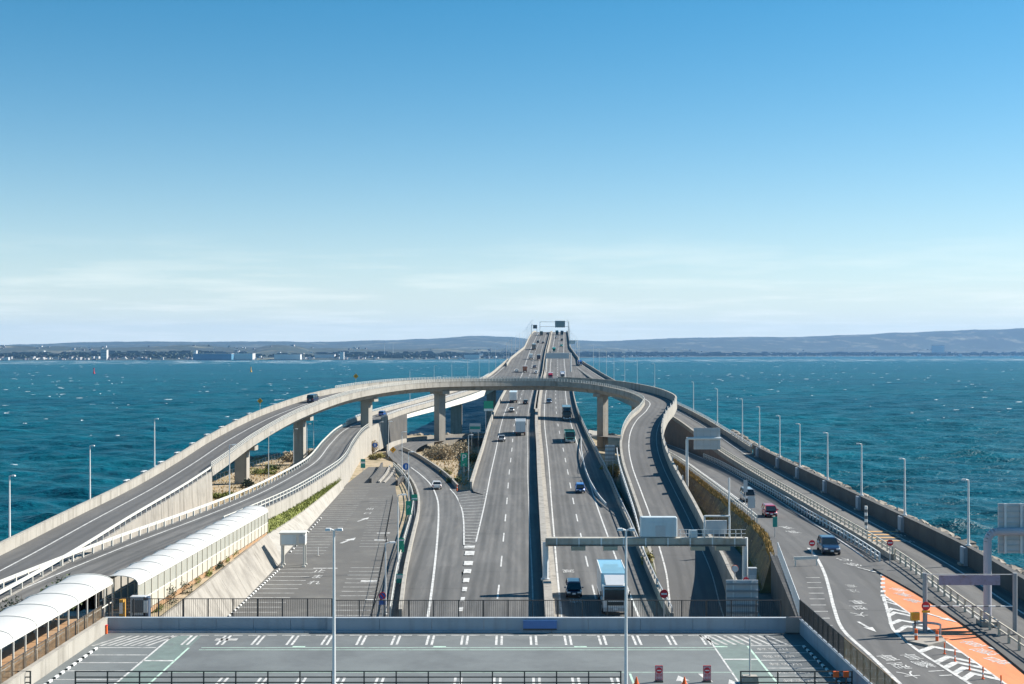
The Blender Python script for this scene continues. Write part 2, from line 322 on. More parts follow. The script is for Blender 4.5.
# ------------------------------------------------------------------ sea
from mathutils import noise as mnoise
def mnoise_(x, y): return mnoise.noise((x / 420, y / 700, 1.7))
def sea_mat():
    m = bpy.data.materials.new('sea_water'); m.use_nodes = True; t = m.node_tree; b = t.nodes['Principled BSDF']; L = t.links
    N = lambda ty: t.nodes.new(ty)
    pos = N('ShaderNodeNewGeometry').outputs['Position']
    def noise(sc, det, stretch=(1, 1, 1), rough=.6, rot=0.5):
        mp = N('ShaderNodeMapping'); mp.inputs['Scale'].default_value = stretch; mp.inputs['Rotation'].default_value = (0, 0, rot); L.new(pos, mp.inputs[0])
        n = N('ShaderNodeTexNoise'); n.inputs['Scale'].default_value = sc; n.inputs['Detail'].default_value = det; n.inputs['Roughness'].default_value = rough
        L.new(mp.outputs[0], n.inputs['Vector']); return n.outputs[0]
    def rng(v, a, b_, c=0.0, d=1.0):
        r = N('ShaderNodeMapRange'); r.inputs[1].default_value = a; r.inputs[2].default_value = b_; r.inputs[3].default_value = c; r.inputs[4].default_value = d; L.new(v, r.inputs[0]); return r.outputs[0]
    def mul(a, b_):
        q = N('ShaderNodeMath'); q.operation = 'MULTIPLY'; L.new(a, q.inputs[0])
        if isinstance(b_, float): q.inputs[1].default_value = b_
        else: L.new(b_, q.inputs[1])
        return q.outputs[0]
    big = noise(0.004, 4, (1, 1.6, 1)); mid = noise(0.06, 5, (1, 1.8, 1)); fine = noise(0.35, 5, (1, 1.5, 1))
    c1 = N('ShaderNodeMix'); c1.data_type = 'RGBA'; c1.inputs['A'].default_value = (0.001, 0.057, 0.088, 1); c1.inputs['B'].default_value = (0.003, 0.096, 0.124, 1)
    L.new(rng(big, .3, .7), c1.inputs['Factor'])
    c2 = N('ShaderNodeMix'); c2.data_type = 'RGBA'; c2.blend_type = 'MULTIPLY'; c2.inputs['Factor'].default_value = 1.0
    cc = N('ShaderNodeCombineColor'); v = rng(mid, .3, .7, .55, 1.4)
    for i in range(3): L.new(v, cc.inputs[i])
    L.new(c1.outputs['Result'], c2.inputs['A']); L.new(cc.outputs[0], c2.inputs['B'])
    # whitecaps: rare crests, broken up; a belt of surf over the shallows before the far shore
    sep = N('ShaderNodeSeparateXYZ'); L.new(pos, sep.inputs[0])
    cap = mul(rng(noise(0.055, 6, (1, 2.6, 1), .70, .25), .70, .76), rng(noise(0.008, 3), .36, .6))
    belt = N('ShaderNodeMath'); belt.operation = 'MULTIPLY_ADD'; belt.inputs[1].default_value = -0.45; L.new(sep.outputs[0], belt.inputs[0]); L.new(sep.outputs[1], belt.inputs[2])
    surf = mul(mul(rng(belt.outputs[0], 3900, 4500), rng(belt.outputs[0], 6300, 5300)), rng(noise(0.012, 5, (1, .35, 1)), .50, .62))
    mx = N('ShaderNodeMath'); mx.operation = 'MAXIMUM'; L.new(cap, mx.inputs[0]); L.new(mul(surf, .55), mx.inputs[1])
    c3 = N('ShaderNodeMix'); c3.data_type = 'RGBA'; c3.inputs['B'].default_value = (0.72, 0.76, 0.76, 1)
    L.new(mul(mx.outputs[0], .9), c3.inputs['Factor']); L.new(c2.outputs['Result'], c3.inputs['A']); L.new(c3.outputs['Result'], b.inputs['Base Color'])
    b.inputs['IOR'].default_value = 1.33; b.inputs['Specular IOR Level'].default_value = 0.15
    L.new(rng(mx.outputs[0], 0, 1, .38, .9), b.inputs['Roughness'])
    h = N('ShaderNodeMath'); h.operation = 'MULTIPLY_ADD'; h.inputs[1].default_value = 0.35; L.new(fine, h.inputs[0]); L.new(mid, h.inputs[2])
    bp = N('ShaderNodeBump'); bp.inputs['Strength'].default_value = 0.8; bp.inputs['Distance'].default_value = 4.0; L.new(h.outputs[0], bp.inputs['Height']); L.new(bp.outputs[0], b.inputs['Normal'])
    return m
X0, X1, Y0, Y1 = -13000, 13000, -2000, 19000
def build_sea():
    """one sheet of water, finely meshed round the island and coarser with distance, with wind waves"""
    rs = np.concatenate([[0.0, 20.0], np.geomspace(50, 7000, 860)]); th = np.radians(np.concatenate([np.linspace(-180, -36, 60, endpoint=False), np.linspace(-36, 36, 460, endpoint=False), np.linspace(36, 180, 60, endpoint=False)]))
    R, T = np.meshgrid(rs, th, indexing='ij'); X = R * np.sin(T); Y = R * np.cos(T); Z = np.zeros_like(X); g = np.random.default_rng(4)
    dr = np.gradient(rs)[:, None] * np.ones_like(X); da = R * np.abs(np.gradient(th))[None, :]; sp_ = np.maximum(dr, da)
    for k in range(46):
        lam = float(np.exp(g.uniform(math.log(3.5), math.log(34)))); a = math.radians(205) + g.normal(0, .55); kk = 2 * math.pi / lam; ph = g.uniform(0, 6.28)
        Z += .0125 * lam ** .75 * np.clip(1.6 - 3.2 * sp_ / lam, 0, 1) * np.sin(kk * (X * math.sin(a) + Y * math.cos(a)) + ph)
    Z = Z + .22 * np.clip(Z, 0, None) ** 2; env = np.clip(Y / 40 + 1e9, 0, 1); Z *= env
    Z[-1, :] = 0; nr, nt_ = X.shape; vs = np.stack([X, Y, Z], -1).reshape(-1, 3)
    idx = np.arange(nr * nt_).reshape(nr, nt_); a = idx[:-1, :]; b = idx[1:, :]; f = np.stack([a, np.roll(a, -1, 1), np.roll(b, -1, 1), b], -1).reshape(-1, 4)
    corners = np.array([(X0, Y0, 0), (X1, Y0, 0), (X1, Y1, 0), (X0, Y1, 0)], float)
    # outer water: rings stretched out to the rectangle
    ex = np.stack([np.clip(np.sin(th) * 40000, X0, X1), np.clip(np.cos(th) * 40000, Y0, Y1), np.zeros_like(th)], -1); mask = Y[-1] < Y0 * .98
    n0 = len(vs); vs = np.vstack([vs, ex]); o1 = idx[-1]; o2 = n0 + np.arange(nt_); f2 = np.stack([o1, np.roll(o1, -1), np.roll(o2, -1), o2], -1)
    vs[:n0, 1] = np.maximum(vs[:n0, 1], Y0 + 1); f = np.vstack([f, f2])
    me = bpy.data.meshes.new('sea'); me.vertices.add(len(vs)); me.vertices.foreach_set('co', vs.astype(np.float32).ravel()); me.loops.add(f.size); me.loops.foreach_set('vertex_index', f.ravel().astype(np.int32))
    me.polygons.add(len(f)); me.polygons.foreach_set('loop_start', np.arange(0, f.size, 4, dtype=np.int32)); me.polygons.foreach_set('use_smooth', [True] * len(f)); me.update(); me.validate()
    o = link('sea', me, sea_mat())
    if me.polygons[len(me.polygons) // 2].normal.z < 0: me.flip_normals()
    return struct(o)
build_sea()
# breaking crests: small ridges of foam on the wind waves
mb = MB(); q = random.Random(21)
for i in range(2600):
    d = 150 * (5600 / 150) ** (q.random() ** .62); px = q.uniform(-420, 1440); x = (px - 512) * d / F
    if abs(x) < 80 and d < 460: continue
    if mnoise_(x, d) < q.uniform(-.45, .25): continue
    L = q.choice((.8, 1.2, 1.6, 2.2, 3, 4)) * (1 + d / 2400); hgt = q.uniform(.02, .10) * (1 + d / 2000); a = q.uniform(-.25, .35); ca, sa = math.cos(a), math.sin(a); n_ = 4; vs = []
    for k in range(n_ + 1):
        t = k / n_ - .5; e_ = (1 - (2 * t) ** 2); jx = q.uniform(-.3, .3); yy_ = q.uniform(-.3, .3)
        for oy, oz in ((-.5 * e_ - .1, -.2), (0, hgt * e_ * q.uniform(.6, 1.2) + .1), (.4 * e_ + .1, -.2)):
            lx, ly = t * L + jx, oy + yy_; vs.append((x + lx * ca - ly * sa, d + lx * sa + ly * ca, .15 + oz))
    mb.add(vs, [(3 * k + j, 3 * k + j + 1, 3 * k + j + 4, 3 * k + j + 3) for k in range(n_) for j in range(2)])
tag(link('whitecaps', mb.mesh('whitecaps', fix=False), mat('sea_foam', (.46, .53, .55), .9, .15, .5)), 'scattered white foam crests all over the windy sea', 'foam', kind='stuff')

# ------------------------------------------------------------------ far shore: low coast, town and hills
from mathutils import noise as mnoise
shore_x = [-400, 0, 200, 400, 512, 640, 800, 1024, 1400]
shore_d = [5000, 5200, 5350, 5600, 6400, 8300, 10000, 10800, 11200]
sky_x = [-400, 0, 60, 120, 180, 260, 330, 400, 440, 470, 505, 530, 600, 680, 740, 800, 840, 880, 920, 970, 1024, 1400]
sky_y = [345, 345.5, 344.5, 343.5, 342.5, 342.5, 343, 341.5, 340, 337, 337.5, 340, 341.5, 339.5, 337, 337.5, 335.5, 333.5, 332.5, 330.5, 328.5, 327]
def shore_at(px): return float(np.interp(px, shore_x, shore_d))
def land_h(px, d):
    d0 = shore_at(px); far = 17000.0; t = (d - d0) / (far - d0)
    crest = CAMZ + (YH - float(np.interp(px, sky_x, sky_y))) * 14500 / F
    X = (px - 512) * d / F
    n = mnoise.fractal((X / 1500, d / 1500, 3.3), 0.9, 2.1, 5) * 0.5
    low = 3 + 14 * min(1, (d - d0) / 900)
    n3 = mnoise.fractal((X / 420, d / 700, 8.1), 0.9, 2.1, 4)
    mid_ = math.exp(-((d - d0 - 2300) / 700) ** 2) * max(0, 30 + 60 * n + 14 * n3) + math.exp(-((d - 7000) / 800) ** 2) * 34 * math.exp(-((px - 282) / 27) ** 4)
    k = min(1, max(0, (d - d0 - 2500) / max(500, 14500 - d0 - 2500))); k = k * k * (3 - 2 * k)
    return low + mid_ + k * (crest - 12 + 42 * n + 10 * n3) if d < 14600 else (low + crest - 12 + 42 * n) * max(0.1, 1 - (d - 14600) / 4500)
pxs = list(range(-400, 1441, 6)); rows = 46; mb = MB(); vs = []
for r in range(rows):
    for px in pxs:
        d0 = shore_at(px); d = d0 + (17800 - d0) * (r / (rows - 1)) ** 1.25
        z = -3.0 if r == 0 else land_h(px, d); vs.append(((px - 512) * d / F, d, z))
n = len(pxs)
mb.add(vs, [(r * n + i, r * n + i + 1, (r + 1) * n + i + 1, (r + 1) * n + i) for r in range(rows - 1) for i in range(n - 1)])
land_m = mat('wooded_land', (0.022, 0.034, 0.022), 0.95, 0.5, 0.006, col2=(0.15, 0.145, 0.10), scale2=0.0035, fac2=(0.54, 0.64), detail=8)
struct(link('far_hills', mb.mesh('far_hills', True, False), land_m))
# scattered small houses of the far town: too many and too small to count
mb = MB(); q = random.Random(3)
for i in range(2600):
    px = q.choice((q.uniform(-60, 520), q.uniform(-60, 520), q.uniform(560, 1080)))
    dens = 0.5 + 0.5 * mnoise.noise((px / 37, 0.3, 7))
    if q.random() > max(0, dens * 1.5 - .35): continue
    d = shore_at(px) + q.uniform(25, 420) + (q.uniform(0, 2200) if q.random() < .3 else 0)
    z = land_h(px, d); sz = q.uniform(7, 18); hh = q.choice((5, 6, 7, 8, 11))
    mb.box(((px - 512) * d / F, d, z + hh / 2 - 2), (sz, q.uniform(9, 16), hh), q.uniform(-.4, .4), mi=q.choice((0, 1, 1, 2, 2)))
hw = mat('far_house_white', (0.55, 0.55, 0.53), .8, .05, .01); hg = mat('far_house_grey', (0.40, 0.39, 0.38), .8, .05, .01); hb = mat('far_house_roof', (0.16, 0.15, 0.16), .8, .1, .01)
tag(mb.build('far_town', [hw, hg, hb]), 'low houses of the far town strung along the coast', 'town', kind='stuff')
# woods of the far coast: dark tree belts
mb = MB()
for i in range(2600):
    px = q.uniform(-80, 1100); d = shore_at(px) + q.uniform(200, 1600); z = land_h(px, d)
    if 248 < px < 316 and d > 6100: continue
    mb.box(((px - 512) * d / F, d, z + 2), (q.uniform(20, 80), q.uniform(10, 25), q.uniform(7, 17)), q.uniform(-.3, .3), taper=.7)
tag(mb.build('far_trees', mat('far_wood', (0.03, 0.045, 0.022), .95, .3, .02)), 'dark belts of trees along the far coast', 'trees', kind='stuff')
def far_building(px, y_top, w_px, name, label, mats, depth=20, roof=None, off=45, windows=0, h=None):
    d = shore_at(px) + off; z0 = 2.0; W_ = w_px * d / F; zt = zat(y_top, d) if h is None else z0 + h
    o = empty(name, ((px - 512) * d / F, d, z0), 0, label, 'building')
    H = max(4, zt - z0); MB().box((0, 0, H / 2), (W_, depth, H)).build('wall', mats, o)
    if roof: MB().box((0, 0, H + .8), (W_ + 2, depth + 2, 1.6)).build('roof', roof, o)
    if windows:
        for fl in range(windows):
            MB().box((0, -depth / 2 - .3, H * (fl + .7) / (windows + .3)), (W_ * .86, .5, H / windows * .38)).build('window', hb, o)
    return o
far_building(104.5, 350, 6, 'tower_block', 'tall pale tower block standing above the far left shore', hw, 22, hg, windows=6)
wb = mat('warehouse_blue', (0.08, 0.22, 0.32), .6, .05, .02)
o = far_building(214, 354, 38, 'warehouse', 'long blue-grey waterfront warehouse with a white roof edge', wb, 60, hw)
far_building(243, 353.5, 22, 'warehouse', 'white shed at the right end of the blue waterfront warehouse', hw, 60, hg, off=60)
far_building(195.5, 350.5, 3, 'tower_block', 'small white tower at the left end of the blue warehouse', hw, 18, off=50)
far_building(288, 354.5, 26, 'warehouse', 'low white hall on the far shore left of the round wooded hill', hw, 40, hg)
far_building(325, 354.5, 20, 'warehouse', 'pale long hall on the far shore, right of the wooded hill', hw, 40, hg, off=300)
far_building(342, 352, 4, 'silo', 'small white silo on the far shore', hw, 20)
far_building(472, 354.8, 16, 'warehouse', 'light blue roofed hall on the far shore left of the bridge', hw, 40, wb)
far_building(481, 353.5, 4, 'tower_block', 'white block beside the blue roofed hall left of the bridge', hw, 20, off=300)
far_building(938, 345.5, 11, 'warehouse', 'white halls on the hillside of the far right shore', hw, 60, hg, off=1500)
far_building(1016, 355, 5, 'warehouse', 'white shed on the far shore at the right edge', hw, 30)
far_building(960, 353.8, 3, 'tower_block', 'small white block on the far right shore', hw, 25)
far_building(919, 353.8, 3, 'tower_block', 'tiny white tower on the far right shore', hw, 25)
for px, y0, y1, tx in ((384.5, 343, 357, 'left'), (393, 343.5, 357, 'right')):
    d = shore_at(px) + 700; b0 = atd(px, d, 8); o = empty('radio_mast', b0, 0, 'thin white mast on the far shore, %s one of the pair' % tx, 'mast')
    MB().bar((0, 0, 0), (0, 0, zat(y0, d) - 8), 1.6, 6, .6).build('mast_tube', hw, o)
    for k in (.35, .6, .85): MB().box((0, 0, (zat(y0, d) - 8) * k), (5, 5, .8)).build('platform', hw, o)
for px, py, m_, lab in ((94, 373.5, red_m, 'small red buoy on the water at the far left'), (251, 372, yel_m, 'small yellow buoy on the water left of the overpass')):
    p = at(px, py, 0); o = empty('buoy', p, 0, lab, 'buoy')
    MB().bar((0, 0, -.6), (0, 0, .9), 2.0, 12, 1.7).build('float', m_, o); MB().bar((0, 0, .9), (0, 0, 7), 1.1, 8, .4).build('tower', m_, o)
    MB().box((0, 0, 7.6), (1.6, 1.6, 1.4)).build('topmark', m_, o)

# ------------------------------------------------------------------ island ground
GZ = 6.75
poly = [(-66, 30), (-64, 120), (-63, 200), (-66, 260), (-63, 325), (-50, 400), (-38, 432), (15, 436), (55, 432), (58, 400), (55, 330), (52, 250), (49.5, 180), (47.5, 120), (46.5, 30)]
PA = np.array(poly, float)
def sdist(x, y):
    inside = False; best = 1e9; j = len(PA) - 1
    for i in range(len(PA)):
        (xi, yi), (xj, yj) = PA[i], PA[j]
        if (yi > y) != (yj > y) and x < (xj - xi) * (y - yi) / (yj - yi) + xi: inside = not inside
        ex, ey = xj - xi, yj - yi; t = max(0, min(1, ((x - xi) * ex + (y - yi) * ey) / (ex * ex + ey * ey)))
        best = min(best, math.hypot(x - xi - t * ex, y - yi - t * ey)); j = i
    return best if inside else -best
def ground_z(x, y):
    s = sdist(x, y); base = GZ
    if y < 172 and abs(x - np.interp(y, [90, 122, 142, 164, 172], [17, 18.6, 19.9, 21.6, 22])) < 4.6: return 0.5
    if y > 300: base = GZ - 2.2 * min(1, (y - 300) / 60)
    if s < 0: return max(-2.5, base + s * 0.75)
    return base
xs = np.arange(-82, 72, 2.0); ys = np.arange(28, 452, 3.0); mb = MB(); n = len(xs)
mb.add([(x, y, ground_z(x, y)) for y in ys for x in xs], [(r * n + i, r * n + i + 1, (r + 1) * n + i + 1, (r + 1) * n + i) for r in range(len(ys) - 1) for i in range(n - 1)])
struct(link('island_ground', mb.mesh('ground', True, False), dirt))
# rip-rap boulders round the shore
mb = MB(); q = random.Random(11); protos = [rock_mesh(1.0, k) for k in range(8)]
pv = [([v.co.copy() for v in me.vertices], [tuple(p.vertices) for p in me.polygons]) for me in protos]
for me in protos: bpy.data.meshes.remove(me)
def add_rock(mb, x, y, z, r):
    v, f = q.choice(pv); a = q.uniform(0, 6.28); ca, sa = math.cos(a), math.sin(a)
    mb.add([(x + r * (k.x * ca - k.y * sa), y + r * (k.x * sa + k.y * ca), z + r * k.z) for k in v], f)
for i in range(len(poly) - 1):
    (xa, ya), (xb, yb) = poly[i], poly[i + 1]; Ln = math.hypot(xb - xa, yb - ya); nx, ny = -(yb - ya) / Ln, (xb - xa) / Ln
    if nx * 0 + (xa + xb) * nx < 0 and abs(nx) > .5: pass
    for k in range(int(Ln * 5.2)):
        t = q.random(); u = q.uniform(-.5, 9); px_, py_ = xa + (xb - xa) * t, ya + (yb - ya) * t
        for sg in (1, -1):
            x, y = px_ + nx * u * sg, py_ + ny * u * sg
            if sdist(x, y) < 0.3:
                add_rock(mb, x, y, ground_z(x, y) + .15, q.uniform(.5, 1.15)); break
tag(mb.build('riprap', rock_m), 'grey-brown rip-rap boulders banked round the island shore', 'rocks', kind='stuff')

# ------------------------------------------------------------------ main expressway: profile and two carriageways
MD = [40, 134, 254, 294, 350, 450, 600, 700, 800, 900, 1000, 1150, 1300, 1600]
MX = [2.2, 3.54, 5.2, 5.8, 6.5, 8.6, 14.6, 17.8, 21.2, 25.1, 29.0, 34.6, 40.0, 50.5]
MSD = [40, 134, 254, 350, 600, 800, 1000, 1600]; MS = [5.0, 5.0, 5.75, 6.0, 6.4, 7.0, 7.3, 7.3]
MZD = [40, 170, 200, 214, 234, 254, 274, 294, 350, 400, 500, 600, 700, 800, 900, 1000, 1100, 1200, 1300, 1450, 1600]
MZ = [6.95, 6.97, 7.05, 7.3, 7.8, 8.4, 9.1, 9.8, 11.9, 13.8, 17.5, 21.8, 26.6, 31.8, 37.3, 42.7, 47.6, 50.9, 51.8, 50.5, 47.0]
def mz(d): return float(np.interp(d, MZD, MZ))
def msep(d): return float(np.interp(d, MSD, MS))
_ctl = [40, 90, 134, 180, 214, 254, 294, 350, 400, 500, 600, 700, 800, 900, 1000, 1100, 1200, 1300, 1450, 1600]
_xc = Path([(np.interp(d, MD, MX), d, mz(d)) for d in _ctl], 5)
def mxc(d): return float(np.interp(d, _xc.P[:, 1], _xc.P[:, 0]))
MC = Path([(mxc(d), d, mz(d)) for d in _ctl], 4)
ML = Path([(mxc(d) - msep(d), d, mz(d)) for d in _ctl], 4)
MR = Path([(mxc(d) + msep(d), d, mz(d)) for d in _ctl], 4)
def y2d(py):
    best = min(range(120, 1200, 1), key=lambda d: abs(YH + (CAMZ - mz(d)) * F / d - py) + (0 if d < 1190 else 1)); return float(best)
BR = 395.0                                   # where the bridge starts
left_out = lambda d: np.interp(d, [40, 224, 229, 400, 525, 545, 640, 730, 850, 1000, 1600], [-4.2, -4.2, -6.4, -6.4, -6.3, -16.5, -13.0, -12.4, -7.8, -8.4, -8.4])
right_out = lambda d: np.interp(d, [40, 134, 185, 235, 325, 400, 525, 545, 640, 730, 850, 1000, 1600], [6.2, 6.3, 7.0, 7.3, 6.6, 6.3, 6.3, 16.2, 11.0, 11.4, 7.7, 7.2, 7.2])
u_in = 4.15
def lu(path, fn, k=1.0): return lambda s: fn(path.pt(s).y) * k
rl = struct(strip('road_main_left', ML, 0, ML.len, lu(ML, left_out), lambda s: msep(ML.pt(s).y) - 0.35, 0, asphalt))
rr = struct(strip('road_main_right', MR, 0, MR.len, lambda s: -msep(MR.pt(s).y) + .55, lu(MR, right_out), 0, asphalt))
strip('gutter', MR, 0, MR.len, lambda s: -msep(MR.pt(s).y) + .56, lambda s: -msep(MR.pt(s).y) + 1.25, .012, concrete, rr)
def line(path, a, b, u, m=paint, w=.2, dz=.012, parent=None, name='edge_line'): return strip(name, path, a, b, (lambda s: val(u, s) - w / 2) if callable(u) else u - w / 2, (lambda s: val(u, s) + w / 2) if callable(u) else u + w / 2, dz, m, parent)
def dashes(path, a, b, u, on, per, m=paint, w=.18, dz=.012, parent=None, single=420):
    s = a; far = MB()
    while s + on < b:
        if path.pt(s).y < single: strip('lane_dash', path, s, s + on, u - w / 2, u + w / 2, dz, m, parent)
        else:
            p = [path.pt(s, u - w / 2, dz + .03), path.pt(s, u + w / 2, dz + .03), path.pt(s + on, u + w / 2, dz + .03), path.pt(s + on, u - w / 2, dz + .03)]
            far.add(p, [(0, 1, 2, 3)])
        s += per
    if far.v: o = link('far_lane_dashes', far.mesh('far_lane_dashes', fix=False), m, parent); o['kind'] = 'stuff'
sm = ML.s_at_y(130.5)
dashes(ML, sm - 80, ML.len - 200, 0, 8, 20, parent=rl); dashes(MR, MR.s_at_y(130.5) - 80, MR.len - 200, 0, 8, 20, parent=rr)
line(ML, ML.s_at_y(172), ML.len - 200, -3.6, parent=rl); line(MR, 0, MR.len - 200, 3.65, parent=rr, w=.2)
line(MR, 0, MR.len - 200, -3.65, parent=rr, w=.2); line(ML, 0, ML.len - 200, 3.6, parent=rl, w=.15, m=paint_worn)

# thing = wall along a path
def wall(name, label, path, a, b, u0, u1, h, m, base=0.0, cat='wall', joints=0, cap=None, group=None, zabs=None):
    o = empty(name, path.pt(a, (val(u0, a) + val(u1, a)) / 2), 0, label, cat, group); inv = Matrix.Translation(-Vector(o.location))
    prof = [(u0, base) if zabs is None else (u0, zabs, True), (u1, base) if zabs is None else (u1, zabs, True), (u1, h), (u0, h)]
    if joints:
        L = (b - a); n = max(1, int(L / joints)); st = L / n
        for k in range(n):
            c = sweep('panel', path, a + k * st + .03, a + (k + 1) * st - .03, prof, m, o); c.data.transform(inv)
    else:
        c = sweep('wall_body', path, a, b, prof, m, o); c.data.transform(inv)
    if cap:
        c = sweep('coping', path, a, b, [(lambda s: val(u0, s) - cap, h - .002), (lambda s: val(u1, s) + cap, h - .002), (lambda s: val(u1, s) + cap, h + .12), (lambda s: val(u0, s) - cap, h + .12)], m, o); c.data.transform(inv)
    return o
def post_mesh(kind):
    if kind == 'i': return MB().box((0, 0, .5), (.12, .16, 1.0)).box((0, 0, .99), (.16, .2, .03)).mesh('post')
    return MB().bar((0, 0, 0), (0, 0, 1), .055, 8).mesh('post')
def rail(name, label, path, a, b, u, h, nbar, m, pitch=2.0, base=0.0, cat='guard rail', r=.05, post_r=.07, beam=False, mpost=None):
    o = empty(name, path.pt(a, val(u, a), base), 0, label, cat); inv = Matrix.Translation(-Vector(o.location)); ss = path.grid(a, b)
    for k in range(nbar):
        hz = base + h * (k + 1) / nbar - (0 if not beam else .16)
        hw_, hh_ = (.05, .16) if beam else (r, r)
        c = sweep('beam' if beam else 'handrail', path, a, b, [(lambda s: val(u, s) - hw_, hz - hh_), (lambda s: val(u, s) + hw_, hz - hh_), (lambda s: val(u, s) + hw_, hz + hh_), (lambda s: val(u, s) - hw_, hz + hh_)], m, o); c.data.transform(inv)
    me = MB().box((0, 0, h / 2), (post_r * 2, post_r * 2, h)).mesh('post'); me.materials.append(mpost or m)
    n = max(2, int((b - a) / pitch)); lim = 300
    for k in range(n + 1):
        d = a + (b - a) * k / n; p = path.pt(d, val(u, d), base - .02); c = link('post', me, None, o); c.location = p - Vector(o.location); c.rotation_euler = (0, 0, path.ang(d))
    return o

# median wall (one body to the bridge, two parapets on the bridge)
sB = MC.s_at_y(BR)
wall('median_wall', 'long pale concrete median wall between the two main carriageways', MC, 0, sB, -.30, .50, 1.3, concrete, base=-.3, joints=15)
wall('bridge_parapet', 'left median parapet along the inner side of the outbound bridge', MC, sB, MC.len, -.75, -.4, 1.15, concrete, base=-2.0)
wall('bridge_parapet', 'right median parapet along the inner side of the inbound bridge', MC, sB, MC.len, .25, .60, 1.15, concrete, base=-2.0)
wall('bridge_parapet', 'concrete parapet on the left edge of the outbound carriageway', ML, ML.s_at_y(231), ML.s_at_y(524), lambda s: left_out(ML.pt(s).y) - .35, lu(ML, left_out), 1.1, concrete_w, base=-.3, cap=.06, joints=12)
wall('bridge_parapet', 'parapet on the outer left edge of the bridge climbing to the crest', ML, ML.s_at_y(668), ML.len, lambda s: left_out(ML.pt(s).y) - .4, lu(ML, left_out), 1.3, concrete_w, base=-2.5)
wall('bridge_parapet', 'parapet on the outer right edge of the bridge climbing to the crest', MR, MR.s_at_y(668), MR.len, lu(MR, right_out), lambda s: right_out(MR.pt(s).y) + .4, 1.3, concrete, base=-2.5)
wall('bridge_parapet', 'dark topped concrete parapet on the right edge of the inbound carriageway', MR, MR.s_at_y(120), MR.s_at_y(524), lu(MR, right_out), lambda s: right_out(MR.pt(s).y) + .3, 1.0, concrete, base=-.3)
rail('guard_rail', 'galvanised rail along the parapet right of the inbound carriageway', MR, MR.s_at_y(120), MR.s_at_y(400), lambda s: right_out(MR.pt(s).y) + .15, .55, 1, galv, 3.0, base=1.0)
GD = [at(581, 440, mz(310)), at(582, 456, mz(285)), at(586, 474, mz(254)), at(592, 488, mz(231)), at(600, 501, mz(212)), at(606, 508, mz(203))]
rail('guard_rail', 'short curved pale guard rail in the shade beside the inbound carriageway', Path(GD, 2), 0, Path(GD, 2).len, 0, .85, 1, galv_l, 2.0, beam=True)
# embankment walls under the rising carriageways, then the bridge girders and piers
eb = empty('approach_embankment', (mxc(300), 300, GZ), 0, 'concrete retaining walls carrying the carriageways up to the bridge', 'retaining wall'); inv = Matrix.Translation(-Vector(eb.location))
for nm, pth, prof in (('side_wall', ML, [(lambda s: left_out(ML.pt(s).y) - .34, -.05), (lambda s: left_out(ML.pt(s).y) - .04, -.05), (lambda s: left_out(ML.pt(s).y) - .04, 2.0, True), (lambda s: left_out(ML.pt(s).y) - .34, 2.0, True)]),
                      ('side_wall', MR, [(lambda s: right_out(MR.pt(s).y) + .02, -.05), (lambda s: right_out(MR.pt(s).y) + .28, -.05), (lambda s: right_out(MR.pt(s).y) + .28, 2.0, True), (lambda s: right_out(MR.pt(s).y) + .02, 2.0, True)])):
    sweep(nm, pth, pth.s_at_y(232), pth.s_at_y(BR + 2), prof, concrete, eb).data.transform(inv)
MB().box((mxc(BR) , BR + 3.2, 8), (26.0, 1.5, 11.4)).build('abutment', concrete, eb).data.transform(inv)
mbp = empty('main_bridge', (mxc(BR), BR, 0), 0, 'long twin-girder bridge climbing over the sea to a distant crest', 'bridge'); inv = Matrix.Translation(-Vector(mbp.location))
for pth, fo, sg in ((ML, left_out, -1), (MR, right_out, 1)):
    o_u = lambda s, pth=pth, fo=fo, sg=sg: sg * min(8.5, abs(fo(pth.pt(s).y)))
    i_u = lambda s, pth=pth, sg=sg: -sg * (msep(pth.pt(s).y) - .45)
    dep = lambda s, pth=pth: -2.6 - 1.6 * (0.5 + 0.5 * math.cos(2 * math.pi * (pth.pt(s).y - BR - 20) / 90))
    sweep('girder', pth, pth.s_at_y(BR + 2), pth.len, [(o_u, -.25), (i_u, -.25), (i_u, -.6), (lambda s: i_u(s) * .55, dep), (lambda s: o_u(s) * .55, dep), (o_u, -.6)], concrete_w, mbp).data.transform(inv)
for k in range(13):
    d = BR + 20 + 90 * k
    MB().box((mxc(d), d, mz(d) / 2 - 3), (13, 3.2, mz(d) + 1.8 - 3)).build('pier', concrete, mbp).data.transform(inv)
# ------------------------------------------------------------------ loop overpass (left road > over the expressway > right ramp)
CP = [(-45.5, 70, 11), (-48.2, 124, 11), (-51.5, 163, 11), (-53.3, 198, 11.6), (-53.1, 222, 13.3), (-52.3, 245, 15.6), (-49.0, 283, 18.9), (-41.0, 330, 21.7),
      (-25.5, 364, 23), (-3, 381, 23), (12, 384, 22.9), (25, 378.5, 22.2), (34.5, 364, 20.8), (38.4, 342, 19.2), (35.6, 318, 18.0), (30.6, 292, 16.8), (27.4, 272, 15.4),
      (25.2, 252, 13.7), (23.9, 231, 11.8), (23.4, 210, 9.6), (22.9, 190, 7.7), (21.9, 170, 6.3), (21.2, 157, 5.3), (19.9, 142, 4.1), (18.6, 122, 2.9), (17, 88, 1.4)]
LP = Path(CP, 2.5); WL = 3.9
s_lab = LP.near(-53.3, 213); s_rab = LP.near(25.6, 256); s_end = LP.near(17.6, 96); s_mid = LP.near(12, 384)
lo = struct(strip('road_loop_ramp', LP, 0, LP.len, -WL, WL, 0, asphalt_new))
line(LP, 0, LP.near(-41, 330), -.95, parent=lo); line(LP, LP.near(-41, 330), LP.near(12, 384), -1.6, parent=lo); line(LP, LP.near(30, 372), LP.len, 2.55, parent=lo)
line(LP, LP.near(30, 372), LP.len, -2.9, parent=lo, m=paint_worn, w=.12)
